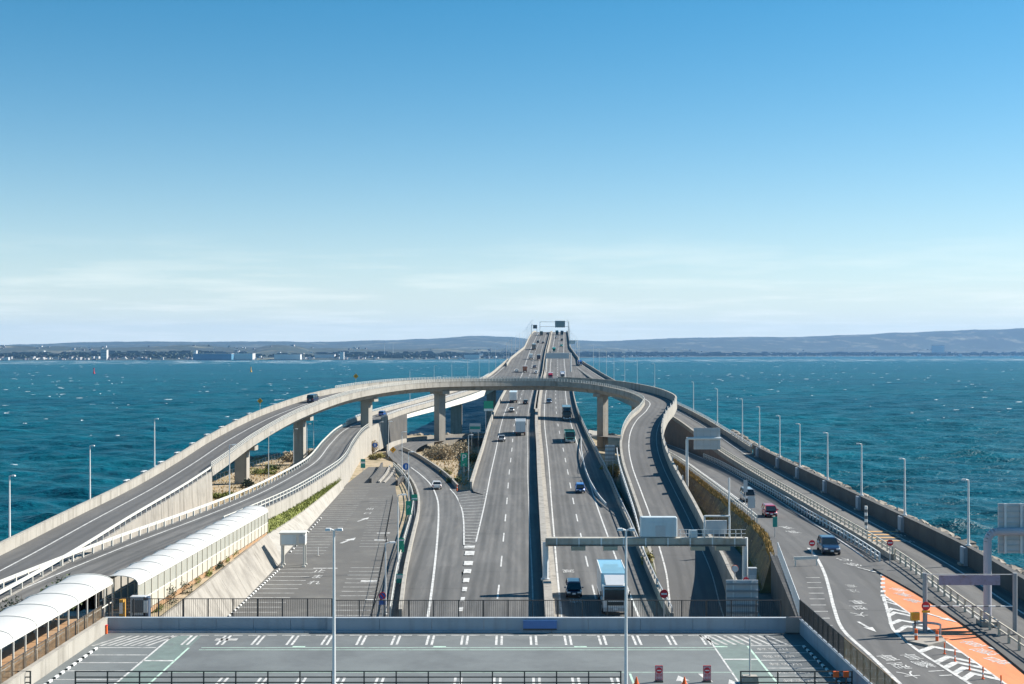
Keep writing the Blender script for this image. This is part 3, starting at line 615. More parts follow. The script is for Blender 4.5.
# left side while going away = outer (sea) side; right = inner
wall('overpass_parapet', 'pale concrete parapet on the sea side of the left loop ramp', LP, 0, s_mid, -WL - .35, -WL, 1.15, concrete_w, base=-.5, joints=9, cap=.04)
wall('overpass_parapet', 'shaded outer parapet round the right bend of the loop ramp', LP, s_mid, LP.near(22, 172), -WL - .35, -WL, 1.75, concrete_w, base=-.5, cap=.04, joints=9)
wall('overpass_parapet', 'concrete parapet on the inner edge of the loop overpass', LP, s_lab, LP.near(17.6, 100), WL, WL + .35, .62, concrete_w, base=-.5, cap=.04, joints=9)
rail('parapet_rail', 'fine steel railing on the inner parapet of the loop overpass', LP, s_lab, s_rab, WL + .18, .85, 3, white_st, 1.05, base=.66, cat='railing', r=.035, post_r=.06)
rail('parapet_rail', 'fine steel railing on the outer parapet of the loop overpass crossing', LP, LP.near(-41, 330), LP.near(36, 320), -WL - .18, .6, 2, white_st, 1.05, base=1.2, cat='railing', r=.035, post_r=.06)
rail('guard_rail', 'low cream guard rail beside the straight left road before the overpass', LP, 0, s_lab, WL + .1, .85, 1, white_st, 3.0, beam=True)
rail('guard_rail', 'pale rail along the inner side of the right ramp as it comes down', LP, LP.near(24.6, 245), LP.near(17.6, 100), WL + .95, .9, 2, galv_l, 2.0, base=-.1)
# anti-glare plates standing on the outer parapet of the right ramp
for k in range(15):
    d = LP.near(36, 320) + k * 8.0; p = LP.pt(d, -WL - .17, 1.86); o = empty('glare_plate', p, LP.ang(d), 'small plate standing on the outer ramp parapet, %s from the top' % ORD[k], 'plate', 'plates on the ramp parapet')
    MB().box((0, 0, .5), (.06, 1.5, .75)).build('plate', galv, o)
    for sy in (-.6, .6): MB().box((.0, sy, .3), (.07, .07, .7)).build('stand', galv_l, o)
for k in range(9):
    d = LP.near(-53.2, 196) + k * 9.5; p = LP.pt(d, -WL - .55, .35); o = empty('parapet_bracket', p, LP.ang(d), 'white bracket frame on the outer side of the left sea parapet, %s from below' % ORD[k], 'bracket', 'brackets on the sea parapet')
    for sy in (-1.0, 1.0): MB().box((-.15, sy, .55), (.5, .07, .9)).build('side_arm', white_st, o)
    MB().box((-.4, 0, .95), (.08, 2.1, .10)).build('top_bar', white_st, o); MB().box((-.15, 0, 1.02), (.5, 2.1, .05)).build('tray', galv_l, o)
LB = empty('loop_overpass', (mxc(380), 384, 0), 0, 'curved concrete loop overpass carried on piers above the expressway', 'bridge'); inv = Matrix.Translation(-Vector(LB.location))
e = WL + .42
sweep('girder', LP, s_lab, s_rab, [(-e, -.08), (e, -.08), (e, -.75), (e - 1.3, -.95), (e - 2.0, -2.0), (-e + 2.0, -2.0), (-e + 1.3, -.95), (-e, -.75)], concrete_w, LB).data.transform(inv)
sweep('side_wall', LP, 0, s_lab, [(WL - .02, -.02), (WL + .3, -.02), (WL + .5, 5.0, True), (WL - .02, 5.0, True)], concrete, LB).data.transform(inv)
sweep('side_wall', LP, 0, s_lab, [(-WL + .02, -.02), (-WL - .36, -.02), (-WL - .5, 3.0, True), (-WL + .02, 3.0, True)], concrete, LB).data.transform(inv)
sweep('side_wall', LP, s_rab, s_end, [(WL - .02, -.02), (WL + .42, -.02), (WL + .42, .4, True), (WL - .02, .4, True)], concrete, LB).data.transform(inv)
sweep('side_wall', LP, s_rab, s_end, [(-WL + .02, -.02), (-WL - .42, -.02), (-WL - .42, .4, True), (-WL + .02, .4, True)], concrete, LB).data.transform(inv)
for sA, nm in ((s_lab, 'abutment'), (s_rab, 'abutment')):
    p = LP.pt(sA); sg = -1 if sA == s_lab else 1
    MB().box((0, sg * .6, (p.z - 4) / 2 + 2 - .1), (2 * WL + .7, 1.2, p.z - 4), 0).build(nm, concrete, LB)
    o = LB.children[-1]; o.location = (p.x - LB.location.x, p.y - LB.location.y, 2); o.rotation_euler = (0, 0, LP.ang(sA)); o.data.transform(Matrix.Translation((0, 0, -.05 - 2 + .0)))
def pier(px, py, wx=2.3, wy=2.3, uoff=0.0):
    # nearest place on the overpass in this direction
    best = min((float(s) for s in LP.S if s_lab < s < s_rab), key=lambda s: abs(512 + F * LP.pt(s).x / LP.pt(s).y - px) + (0 if (LP.pt(s).y < 390) else 50))
    p = LP.pt(best, uoff); a = LP.ang(best); g = ground_z(p.x, p.y) - .5; top = p.z - 1.98
    o = empty('pier_part', (0, 0, 0)); bpy.data.objects.remove(o)
    mbx = MB(); mbx.box((0, 0, (top - .9 - g) / 2), (wx, wy, top - .9 - g))
    o = mbx.build('pier', concrete_w, LB); o.location = (p.x - LB.location.x, p.y - LB.location.y, g); o.rotation_euler = (0, 0, a)
    c = MB().box((0, 0, top - g - .45), (2 * WL - 2.2, wy + .25, .9)).build('pier_cap', concrete_w, o)
for px, py in ((243, 480), (299, 445), (368, 420), (438.5, 415)): pier(px, py)
p = atd(605, 376, 0)
pier(605, 415)

# ------------------------------------------------------------------ lower left road and its slip bridge on to the main bridge
DP = Path([(-43.5, 60, 11), (-42.2, 105, 11), (-40.4, 138, 11), (-37.6, 168, 11), (-36.0, 190, 11), (-35.4, 215, 11.05), (-35.4, 246, 11.3), (-38.0, 285, 12.0), (-40.3, 327, 12.5), (-39.6, 360, 13.0), (-36.3, 392, 13.8), (-26.3, 451, 15.4), (-14.8, 531, 17.7), (-7.2, 600, 20.9), (-2.6, 660, 24.4), (.8, 715, 27.2), (5.5, 780, 30.5)], 3)
sD = DP.near(-35.5, 396); sDe = DP.near(-2.6, 660)
dr = struct(strip('road_left_slip', DP, 0, DP.len, -3.4, 3.4, -.05, asphalt))
line(DP, 0, DP.len - 60, -1.8, parent=dr, dz=-.035); 
rail('guard_rail', 'long cream guard rail along the left edge of the lower left road', DP, 0, DP.near(-40.3, 345), -3.3, .95, 1, white_st, 2.6, beam=True, post_r=.09)
rail('guard_rail', 'cream guard rail with close posts above the parking lot wall', DP, DP.near(-37.6, 160), DP.near(-39.6, 335), 3.3, 1.0, 2, white_st, 2.0, post_r=.09)
DW = empty('slip_road_bank', (-36, 215, GZ), 0, 'pale concrete retaining wall carrying the lower left road past the parking lot', 'retaining wall'); inv = Matrix.Translation(-Vector(DW.location))
L_ = (DP.near(-39.6, 360) - DP.near(-40.4, 120)); n = 30
for k in range(n):
    a = DP.near(-40.4, 120) + (sD - DP.near(-40.4, 120)) * k / n; b = a + (sD - DP.near(-40.4, 120)) / n
    sweep('wall_panel', DP, a + .03, b - .03, [(3.38, -.06), (3.7, -.06), (3.9, 5.5, True), (3.38, 5.5, True)], concrete_w if DP.pt(a).y < 366 else concrete_d, DW).data.transform(inv)  # far panels and abutment get their shade from the dark concrete colour
sweep('side_wall', DP, 0, sD, [(-3.38, -.06), (-3.7, -.06), (-3.8, 4.0, True), (-3.38, 4.0, True)], concrete, DW).data.transform(inv)
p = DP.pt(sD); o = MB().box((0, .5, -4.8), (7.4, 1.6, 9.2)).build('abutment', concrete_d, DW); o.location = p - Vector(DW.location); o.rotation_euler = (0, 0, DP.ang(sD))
SB = empty('slip_bridge', DP.pt(sD), 0, 'white steel girder bridge of the left slip road crossing open water', 'bridge'); inv = Matrix.Translation(-Vector(SB.location))
dep = lambda s: -2.1 - 1.5 * min(1, max(0, (s - sD) / 120))
sweep('girder', DP, sD, DP.near(2, 735), [(-3.5, -.1), (3.5, -.1), (3.5, -.5), (3.1, -.62), (3.0, dep), (-3.0, dep), (-3.1, -.62), (-3.5, -.5)], steel_w, SB).data.transform(inv)
for x_, y_ in ((-21, 488), (-9.5, 580)):
    s_ = DP.near(x_, y_); p = DP.pt(s_); MB().box((p.x, p.y, p.z / 2 - 3), (4.2, 2.6, p.z)).build('pier', concrete, SB).data.transform(inv)
wall('bridge_parapet', 'pale parapet on the seaward side of the left slip bridge', DP, DP.near(-40.3, 345), DP.near(1.2, 722), -3.75, -3.4, 1.05, concrete_w, base=-.4)
rail('parapet_rail', 'fine railing on the seaward parapet of the left slip bridge', DP, DP.near(-40.3, 345), DP.near(-7.2, 600), -3.57, .5, 2, galv_l, 3.0, base=1.05, cat='railing', r=.04, post_r=.06)
wall('bridge_parapet', 'white parapet on the near side of the left slip bridge', DP, DP.near(-39.6, 360), DP.near(-9, 585), 3.4, 3.75, .95, concrete_w, base=-.4)
rail('parapet_rail', 'fine railing on the near parapet of the left slip bridge', DP, DP.near(-39.6, 360), DP.near(-14, 540), 3.57, .5, 2, galv_l, 3.0, base=.95, cat='railing', r=.04, post_r=.06)

# ------------------------------------------------------------------ far right road along the sea wall and its slip bridge
IP = Path([(37.0, 60, 11), (39.5, 103, 11), (41.8, 130, 11), (43.2, 171, 11), (44.6, 228, 11.2), (45.2, 262, 11.7), (46.1, 300, 12.8), (46.6, 341, 14.1), (45.6, 395, 15.8), (42.6, 445, 17.2), (39.0, 504, 19.0), (37.4, 565, 21.1), (36.0, 640, 23.9), (34.6, 700, 26.5), (34.2, 780, 30.6)], 3)
sI = IP.near(46, 372)
ir = struct(strip('road_right_slip', IP, 0, IP.len, -3.1, 3.2, -.05, asphalt))
line(IP, 0, IP.len - 60, 1.6, parent=ir, dz=-.035); line(IP, 0, IP.len - 60, -2.6, parent=ir, dz=-.035, m=paint_worn)
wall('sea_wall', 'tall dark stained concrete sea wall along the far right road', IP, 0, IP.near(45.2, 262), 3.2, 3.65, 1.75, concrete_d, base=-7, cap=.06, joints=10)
wall('bridge_parapet', 'pale parapet with railing on the seaward side of the right slip road', IP, IP.near(45.2, 262.5), IP.near(34.6, 700), 3.2, 3.55, 1.1, concrete, base=-.5)
rail('parapet_rail', 'fine railing on the seaward parapet of the right slip road', IP, IP.near(45.2, 262.5), IP.near(39, 504), 3.4, .6, 2, galv_l, 3.0, base=1.1, cat='railing', r=.04, post_r=.06)
wall('bridge_parapet', 'cream parapet on the inner side of the right slip road', IP, IP.near(41.8, 132), IP.near(38.6, 520), -3.45, -3.1, .4, concrete, base=-.4, cap=.05, joints=10)
rail('guard_rail', 'cream pipe fence between the far right road and the toll lanes', IP, 0, IP.near(41.8, 131), -3.0, 1.05, 2, cream_st, 2.2, r=.05, post_r=.08)
IW = empty('right_road_bank', (43, 280, GZ), 0, 'brown stained abutment wall carrying the far right road', 'retaining wall'); inv = Matrix.Translation(-Vector(IW.location))
rail('parapet_rail', 'cream pipe rail on the inner parapet of the far right road', IP, IP.near(41.8, 132), IP.near(45.2, 280), -3.27, .8, 2, cream_st, 2.2, base=.5, cat='railing', r=.05, post_r=.07)
sweep('side_wall', IP, IP.near(43, 165), sI, [(-3.08, -.06), (-3.42, -.06), (-3.5, 5.0, True), (-3.08, 5.0, True)], brown_c, IW).data.transform(inv)
p = IP.pt(sI); o = MB().box((0, .2, -5.0), (6.9, 1.4, 9.6)).build('abutment', brown_c, IW); o.location = p - Vector(IW.location); o.rotation_euler = (0, 0, IP.ang(sI))
RB = empty('slip_bridge', IP.pt(sI), 0, 'pale girder bridge of the right slip road seen beneath the loop', 'bridge'); inv = Matrix.Translation(-Vector(RB.location))
sweep('girder', IP, sI, IP.near(34.3, 735), [(-3.3, -.1), (3.3, -.1), (3.3, -.5), (3.0, -.6), (2.6, -3.2), (-2.6, -3.2), (-3.0, -.6), (-3.3, -.5)], concrete_w, RB).data.transform(inv)
for x_, y_ in ((42.6, 445), (38, 540)):
    s_ = IP.near(x_, y_); p = IP.pt(s_); MB().box((p.x, p.y, p.z / 2 - 3.4), (3.6, 2.4, p.z)).build('pier', concrete, RB).data.transform(inv)

# ------------------------------------------------------------------ toll lane road (right), with the orange lane
JL = Path([(21.6, 60, 11), (24.3, 82, 11), (26.2, 97, 11), (28.3, 115, 11), (30.2, 135, 10.9), (32.1, 162, 10.5), (33.6, 200, 10.1), (34.6, 240, 9.9), (35.6, 272, 9.5), (35.4, 310, 9.1), (33.5, 345, 8.7)], 3)
JW = lambda s: np.interp(JL.pt(s).y, [60, 80, 103, 130, 171, 204, 254, 300, 345], [12.6, 13.6, 9.6, 8.9, 7.2, 6.6, 6.2, 5.0, 5.0])
JEX = lambda s: np.interp(JL.pt(s).y, [60, 97, 115, 133, 152], [22.15, 22.15, 24.6, 27.0, 30.0])
JU = lambda s: (JEX(s) - JL.pt(s).x) if JL.pt(s).y < 152 else -1.4
jr = struct(strip('road_toll_lanes', JL, 0, JL.len, JU, JW, 0, asphalt_new))
def on(path, px, py, z0=10.5):
    for _ in range(12):
        p = at(px, py, z0); z0 = path.pt(path.near(p.x, p.y)).z
    return at(px, py, z0)
LN = Path([on(JL, *q_) for q_ in ((900, 684), (870, 655), (843, 630), (834, 608), (829, 588), (824, 572), (815.5, 556), (808, 548))], 2)
line(LN, 0, LN.len, 0, parent=jr, w=.28, dz=.014)
line(JL, JL.near(33, 186), JL.len, .35, parent=jr); line(JL, JL.near(30, 135), JL.len, lambda s: JW(s) - np.interp(JL.pt(s).y, [135, 171, 200], [2.6, 1.4, .6]), parent=jr)
# orange lane
og = [at(882.5, 571, 11), at(881, 585, 11), at(885.5, 596, 11), at(910, 614, 11), at(940.6, 638, 11), at(958.8, 650.6, 11), at(1004, 683, 11), at(1028, 700, 11), at(1070, 700, 11), at(1035, 672, 11), at(1005, 649, 11), at(968, 622, 11), at(930, 597, 11), at(897, 577, 11)]
sheet('orange_lane', [p + Vector((0, 0, .014)) for p in og], orange, jr)
KB = Path([at(882, 569.5, 11), at(930, 596, 11), at(968, 620.5, 11), at(1005, 647.5, 11), at(1060, 691, 11)], 2)
struct(sweep('kerb', KB, 0, KB.len, [(0.0, -.1), (.9, -.1), (.9, .14), (.05, .14)][::-1], concrete_d))
# striped gore: outlines and chevrons
gl = Path([at(883.5, 596, 11), at(889, 616, 11), at(893.5, 630, 11), at(904.4, 640, 11), at(922.5, 654, 11), at(944, 667.5, 11), at(966, 681.5, 11), at(985, 694, 11)], 1.5)
gr = Path([at(885, 596, 11), at(910, 614, 11), at(940.6, 638, 11), at(958.8, 650.6, 11), at(1004, 683, 11), at(1019, 694, 11)], 1.5)
line(gl, 0, gl.len, 0, parent=jr, w=.25, dz=.018); line(gr, 0, gr.len, 0, parent=jr, w=.18, dz=.018)
def chev(y0, parent=jr, dy=2.1, wdt=.8):
    a = at(512, y0, 11).y
    sl, sr = gl.s_at_y(a), gr.s_at_y(a); L, R = gl.pt(sl), gr.pt(sr); M_ = (L + R) / 2 + Vector((0, 1.6, 0)); k = Vector((0, wdt, 0)); u = Vector((0, 0, .019))
    if R.x - L.x < .25: return
    mb = MB(); mb.add([L + u, M_ + u, M_ + k + u, L + k + u], [(0, 1, 2, 3)]); mb.add([M_ + u, R + u, R + k + u, M_ + k + u], [(0, 1, 2, 3)])
    link('chevron_stripe', mb.mesh('chevron', fix=False), paint, parent)
for y0 in (602, 607.5, 613, 619, 625.5, 632): chev(y0)
for y0 in (655, 661.5, 668.5, 676, 684): chev(y0)
# blue-white block edge of the orange lane
for k in range(6):
    y0 = 574 + k * 4.1; a, b = at(880.5 + (.4 if k > 3 else -.3) * k * .2, y0, 11), at(880.5, y0 + 2.1, 11)
    sheet('lane_block', [Vector((a.x, a.y, 11.02)), Vector((a.x + .42, a.y, 11.02)), Vector((b.x + .42, b.y, 11.02)), Vector((b.x, b.y, 11.02))], paint, jr)
# rumble ticks left of the edge line
for k in range(17):
    s_ = LN.len * (0.02 + k * .046); p = LN.pt(s_, -.55, .014)
    if k < 15: sheet('edge_tick', [p + Vector((-1.3, 0, 0)), p, p + Vector((0, .22, 0)), p + Vector((-1.3, .22, 0))], paint_worn, jr)
def road_text(chars, spots, size, rz, z, parent, m=paint, st=1.0):
    for ch, (px, py) in zip(chars, spots):
        o = link('road_lettering', text_mesh(ch, size, 0, st), m, parent); o.location = (on(JL, px, py) if parent is jr else on(IP, px, py) if parent is ir else at(px, py, z)) + Vector((0, 0, .024 if parent is not ir else -.02)); o.rotation_euler = (0, 0, rz)
    return
road_text('大型車', [(859.5, 614.5), (858, 607.5), (857, 602.0)], 1.25, math.pi + .1, 11, jr, st=1.5)
road_text('大型車', [(909, 674.5), (898.5, 665.5), (887, 657.5)], 1.25, math.pi + .2, 11, jr, st=1.6)
road_text('二輪車', [(940, 673), (922.5, 664), (910.5, 656.5)], 1.25, math.pi + .2, 11, jr, st=1.6)
road_text('普通車', [(911.5, 600.5), (903, 594.5), (897, 589.5)], 1.15, math.pi + .3, 11.02, jr, st=1.8)
road_text('普通車', [(996, 660.5), (983, 651.5), (971, 643.5)], 1.3, math.pi + .35, 11.02, jr, st=1.8)
road_text('注意', [(853, 591.0), (851, 586.0)], 1.0, math.pi, 11, jr, m=paint_worn, st=1.6)
road_text('徐行', [(852, 564.5), (843, 559.5)], 1.3, math.pi + .3, 10.9, jr, st=1.7)
road_text('減速', [(793, 532), (786, 527.5)], 1.3, math.pi + .3, 10.65, jr, st=1.9)
road_text('徐行', [(905, 540.5), (896.5, 534.5)], 1.3, math.pi + .3, 11.0, ir, st=2.0)
road_text('徐行', [(745, 451), (740, 447.8)], 2.2, math.pi + .3, 11.6, ir, st=2.0)
def arrow(p, ang, Ln, w_, m, parent, z=.02):
    pts = [(-w_ * .16, 0), (w_ * .16, 0), (w_ * .16, Ln * .55), (w_ * .5, Ln * .55), (0, Ln), (-w_ * .5, Ln * .55), (-w_ * .16, Ln * .55)]
    mb = MB(); mb.add([(x, y - Ln / 2, 0) for x, y in pts], [tuple(range(7))]); o = link('arrow_marking', mb.mesh('arrow', fix=False), m, parent)
    o.location = Vector(p) + Vector((0, 0, z)); o.rotation_euler = (0, 0, ang); return o
arrow(at(867, 627, 11), math.pi + .1, 3.8, .75, paint, jr, .024); arrow(at(869, 570.5, 11), math.pi + .36, 3.6, .5, paint, jr, .024)
arrow(at(942, 618, 11.02), math.pi + .33, 3.8, .8, paint, jr, .024); arrow(at(1003, 652, 11.03), math.pi + .33, 3.0, .8, paint, jr, .024)
for k in range(4):
    p0, p1 = at(866, 531.5 + 3.1 * k, 11), at(903 - (3 - k) * 2, 531.5 + 3.1 * k, 11)
    sheet('rumble_bar', [p0 + Vector((0, 0, -.03)), p1 + Vector((0, 0, -.03)), p1 + Vector((0, .6, -.03)), p0 + Vector((0, .6, -.03))], paint_yel, ir)
rail('guard_rail', 'shaded pale guard rail on the right edge of the toll lane road', JL, JL.near(30, 131), JL.near(35.6, 280), lambda s: JW(s) - np.interp(JL.pt(s).y, [130, 171, 200], [1.7, .8, .15]), .9, 2, galv_l, 2.0, post_r=.09)
rail('guard_rail', 'white guard rail along the grassy left edge of the toll lane road', JL, JL.near(32.3, 165), JL.near(35.4, 310), -1.2, .9, 2, white_st, 2.2, post_r=.07)
JWL = empty('toll_road_bank', (30, 160, GZ), 0, 'dark concrete retaining wall under the left edge of the toll lane road', 'retaining wall'); inv = Matrix.Translation(-Vector(JWL.location))
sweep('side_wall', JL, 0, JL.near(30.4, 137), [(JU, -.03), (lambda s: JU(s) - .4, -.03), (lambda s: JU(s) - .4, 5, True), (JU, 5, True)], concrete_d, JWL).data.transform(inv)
# grassy bank between the loop ramp and the toll lane road
bank = MB(); yy = np.arange(135, 322, 3.0); vs = []
for y in yy:
    s1 = JL.s_at_y(y); t = JL.pt(s1, JU(s1) + .02); xr = t.x; zr = t.z - .08
    cand = [i for i in range(len(LP.S)) if LP.S[i] > s_rab - 70 and abs(LP.P[i, 1] - y) < 3]
    gx = (LP.P[cand[-1], 0] + WL + .5 + np.interp(y, [134, 165, 185], [1.6, 1.3, .6])) if cand else 24.0; gx = min(gx, xr - 2.5)
    for k in range(7):
        f = k / 6; ztoe = GZ + .02; prof = max(0, min(1, (f - .42) / .46)); x = gx + (xr - gx) * f
        vs.append((x, y, ztoe + (zr - ztoe) * prof + (.15 * mnoise.noise((x * .3, y * .3, 1)) if 0 < k < 6 else 0)))
bank.add(vs, [(r * 7 + i, r * 7 + i + 1, (r + 1) * 7 + i + 1, (r + 1) * 7 + i) for r in range(len(yy) - 1) for i in range(6)])
bank_m = mat('bank_soil', (0.20, 0.14, 0.06), .95, .25, .5, col2=(0.10, 0.075, 0.045), scale2=.3, fac2=(.42, .6), bump=.5, bscale=3)
e0 = vs[:7]; bank.add(e0 + [(e0[6][0], e0[6][1], 5.0), (e0[0][0], e0[0][1], 5.0)], [tuple(range(9))]); struct(link('grass_bank', bank.mesh('bank', True, False), bank_m))

# retaining wall and lit path where the right ramp dips below the bank
w0, w1 = LP.near(22, 176), LP.near(17.6, 92)
wall('retaining_wall', 'shaded concrete retaining wall beside the dipping end of the right ramp', LP, w0, w1, -WL - .4, -WL + .01, lambda s: 7.9 - LP.pt(s).z, concrete, zabs=.3)
sp = MB(); vs = []
for y in np.arange(97, 182, 3.0):
    q_ = LP.pt(LP.near(np.interp(y, [88, 122, 142, 157, 170, 190], [17, 18.6, 19.9, 21.2, 21.9, 22.9]), y), -WL - .38); x1 = 23.2 if y < 134 else q_.x + 2.4
    vs += [(q_.x, y, 7.2), (max(x1, q_.x + 1.0), y, 7.2)]
sp.add(vs, [(2 * i, 2 * i + 1, 2 * i + 3, 2 * i + 2) for i in range(len(vs) // 2 - 1)]); struct(link('service_path', sp.mesh('path', fix=False), asphalt_lot))
struct(sheet('lower_yard', [(21.9, 97, 7.0), (25.0, 97, 7.0), (29.5, 136, 7.0), (24.5, 136, 7.0)], asphalt_lot))
# ------------------------------------------------------------------ slip road to the parking lot and the underpass
FP = Path([(-8.4, 60, 7.02), (-9.4, 124, 7.02), (-10.2, 157, 7.02), (-11.3, 203, 7.02), (-14.0, 245, 7.02), (-18.5, 277, 7.02), (-24.6, 308, 7.02), (-27.8, 335, 7.0), (-24, 366, 7.0), (-12, 384, 7.0), (4, 391.5, 7.0), (20, 388, 7.3), (32, 365, 8.2), (36, 343, 8.7)], 3)
sF1 = FP.near(-24.6, 308)
fr = struct(strip('road_parking_slip', FP, 0, FP.len, lambda s: -np.interp(FP.pt(s).y, [60, 203, 245, 400], [3.6, 4.6, 4.2, 4.0]), lambda s: np.interp(s, [0, FP.near(-11.3, 203), FP.near(-14, 245), FP.len], [5.6, 3.4, 3.2, 3.4]), -.012, asphalt))
FL = Path([at(427, 622, 7.02), at(428.5, 613, 7.02), at(431.8, 590, 7.02), at(435, 563, 7.02), at(437.6, 535, 7.02), at(438.5, 513, 7.02), at(437.5, 500, 7.02), at(431, 485, 7.02), at(421, 475, 7.02), at(411, 467.5, 7.02)], 2)
line(FL, 0, FL.len, 0, parent=fr, w=.26, dz=.02)
gL = Path([at(464, 545, 7.03), at(463.5, 520, 7.03), at(461.5, 508, 7.03), at(456, 496, 7.03), at(450, 489, 7.03)], 2); gR = Path([at(474.5, 545, 7.03), at(479, 525, 7.05), at(483, 510, 7.1), at(488, 494, 7.2)], 2)
line(gL, 0, gL.len, 0, parent=fr, w=.22, dz=.02)
gp = MB(); vs = []
for y0 in np.arange(150, 236, 3.0):
    vs += [(FP.pt(FP.s_at_y(y0)).x + 2.5, y0, 7.0), ML.pt(ML.s_at_y(y0), -3.9) + Vector((0, 0, -.012))]
gp.add(vs, [(2 * i, 2 * i + 1, 2 * i + 3, 2 * i + 2) for i in range(len(vs) // 2 - 1)]); struct(link('gore_pavement', gp.mesh('gore', fix=False), asphalt))
nst = 22
for k in range(nst):
    y0 = 165.5 + k * 2.75 + k * k * .035; l = gL.pt(gL.s_at_y(y0)); r_ = ML.pt(ML.s_at_y(y0), -3.6)
    l.y = r_.y = y0; 
    if y0 > 232: break
    u = Vector((0, 0, .03)); sheet('gore_stripe', [l + u, r_ + u, r_ + u + Vector((0, .4, 0)), l + u + Vector((0, .4, 0))], paint_worn, fr)
for px, py, w_ in ((469.3, 545.5, 10.5), (469.2, 553, 9.5), (468, 563, 9), (467, 571, 7.5), (465.8, 580, 6.2), (464.2, 589, 4.8), (462.2, 599, 4.2), (460.5, 609, 4)):
    p0, p1 = at(px - w_ / 2, py + 2.2, 7.05), at(px + w_ / 2, py + 2.2, 7.05); hgt = Vector((0, at(px, py - 2, 7.05).y - p0.y, 0))
    if py < 550: hgt *= .45
    sheet('block_marking', [p0, p1, p1 + hgt, p0 + hgt], paint, fr)
FW = Path([at(401, 617, 7.0), at(406, 575, 7), at(412, 545, 7), at(419, 513, 7), at(419, 500, 7), at(414.5, 487, 7), at(406, 475, 7), at(398, 467, 7)], 2)
wall('low_wall', 'low cream kerb wall along the left edge of the parking slip road', FW, 0, FW.len, -.25, .1, .75, concrete_w, base=-.4)
rail('guard_rail', 'pale rail fence between the parking lot and the slip road', FW, 0, FW.len, -1.0, 1.0, 2, white_st, 2.0, post_r=.07)
GW = Path([at(457, 489, 7), at(446, 477.5, 7), at(430, 465.5, 7), at(416, 456.5, 7), at(402, 450, 7)], 2)
wall('low_wall', 'low concrete kerb wall curving past the scrub patch', GW, 0, GW.len, 0, .35, .8, concrete, base=-.5)
UW = Path([(-31.5, 325, 6.6), (-31.5, 350, 6.0), (-27.0, 374, 5.6), (-13, 391, 5.4), (-4, 396, 5.4)], 2)
wall('low_wall', 'pale low wall along the underpass road beneath the overpass', UW, 0, UW.len, 0, .35, 2.2, concrete_w, base=-1)

road_text('減速', [(568.5, 571), (575.5, 600.5)], 1.5, math.pi, 6.99, rr, st=1.6)
# rip-rap heaped behind the right sea wall
mb = MB()
for k in range(1500):
    d = q.uniform(IP.near(38, 75), IP.near(46, 300)); u = 4.2 + 4.5 * q.random() ** 1.3; p = IP.pt(d, u); add_rock(mb, p.x, p.y, p.z + 1.35 - (u - 4.2) * .75 + q.uniform(-.2, .25), q.uniform(.45, .85))
tag(mb.build('wall_riprap', rock_m), 'pale rip-rap rocks heaped behind the right sea wall', 'rocks', kind='stuff')
# ------------------------------------------------------------------ foreground parking deck
DZ = 11.1; DY = 97.2; DXL, DXR = -30.5, 21.5
dk = MB(); dk.box(((DXL + DXR) / 2, (58 + 98.7) / 2, DZ - .5), (DXR - DXL + .6, 98.7 - 58, 1.0)); deck = struct(dk.build('parking_deck', deck_mat))
def mark(x0, x1, y0, y1, m=paint, name='stall_line', parent=deck, z=DZ, skew=0.0, dz=.006):
    return sheet(name, [(x0, y0, z + dz), (x1, y0, z + dz), (x1 + skew, y1, z + dz), (x0 + skew, y1, z + dz)], m, parent)
for k in range(-10, 6):
    xc = 1.56 + 2.5 * k
    for sx in (-.19, .19): mark(xc + sx - .085, xc + sx + .085, 92.9, 96.0)
    mark(xc - 1.05, xc - .30, 96.0, 96.14); mark(xc + .30, xc + 1.05, 96.0, 96.14)
    if k % 4 == 1: mark(xc + .35, xc + 1.25, 92.2, 92.5, paint_green, 'bay_mark')
    if -8 <= k <= 2 and k != -3:
        for sx in (-.19, .19): mark(xc + sx - .085, xc + sx + .085, 79.5, 83.6)
for y in (92.0, 91.3): mark(-22, 14.3, y, y + .12, paint_green, 'aisle_line')
mark(-22.5, 14.5, 84.9, 85.0, paint_green, 'aisle_line')
mark(-25.0, -22.9, 80, 95.9, deck_green, 'green_walkway', dz=.003)
mark(-25.1, -24.95, 80, 96.0, paint); mark(-22.95, -22.8, 80, 92.0, paint_green, 'aisle_line'); mark(-25, -22.9, 88.0, 88.3, paint, 'bay_mark')
mark(-21.6, -20.0, 94.3, 95.0, paint_worn, 'bay_mark')
for k in range(6): mark(-29.4, -25.2, 92.0 - 2.25 * k, 92.14 - 2.25 * k)
for k in range(8): mark(-30 + .55 * k, -29.75 + .55 * k, 92.6, 95.9, paint_worn, 'hatch_line', skew=1.3)
mark(14.4, 16.7, 80, 94.5, deck_green, 'green_walkway', dz=.003)
mark(14.3, 14.42, 80, 95.5, paint); mark(16.7, 16.85, 80, 92.6, paint_green, 'aisle_line'); mark(14.4, 16.7, 88.4, 88.7, paint, 'bay_mark')
for k in range(9): mark(14.6 + .62 * k, 14.85 + .62 * k, 93.0, 96.0, paint_worn, 'hatch_line', skew=-.9)
for k in range(6):
    y = 92.6 - 2.2 * k; mark(16.9, 20.9, y, y + .14)
    if k < 5:
        o = link('deck_lettering', text_mesh('軽専用', .75, 0, 1.1), paint_worn, deck); o.location = (18.35, y - 1.1, DZ + .008); o.rotation_euler = (0, 0, 0)
def stop_block(x, y, rz, label, group, z=DZ):
    o = empty('wheel_stop', (x, y, z), rz, label, 'wheel stop', group)
    MB().box((0, 0, .06), (.16, .6, .12), taper=.9).build('block', mat('stop_white', (.7, .7, .68), .8, .1, 2), o)
    for s_ in (-1, 1): MB().box((0, s_ * .36, .055), (.155, .11, .11), taper=.9).build('end_cap', black_st, o)
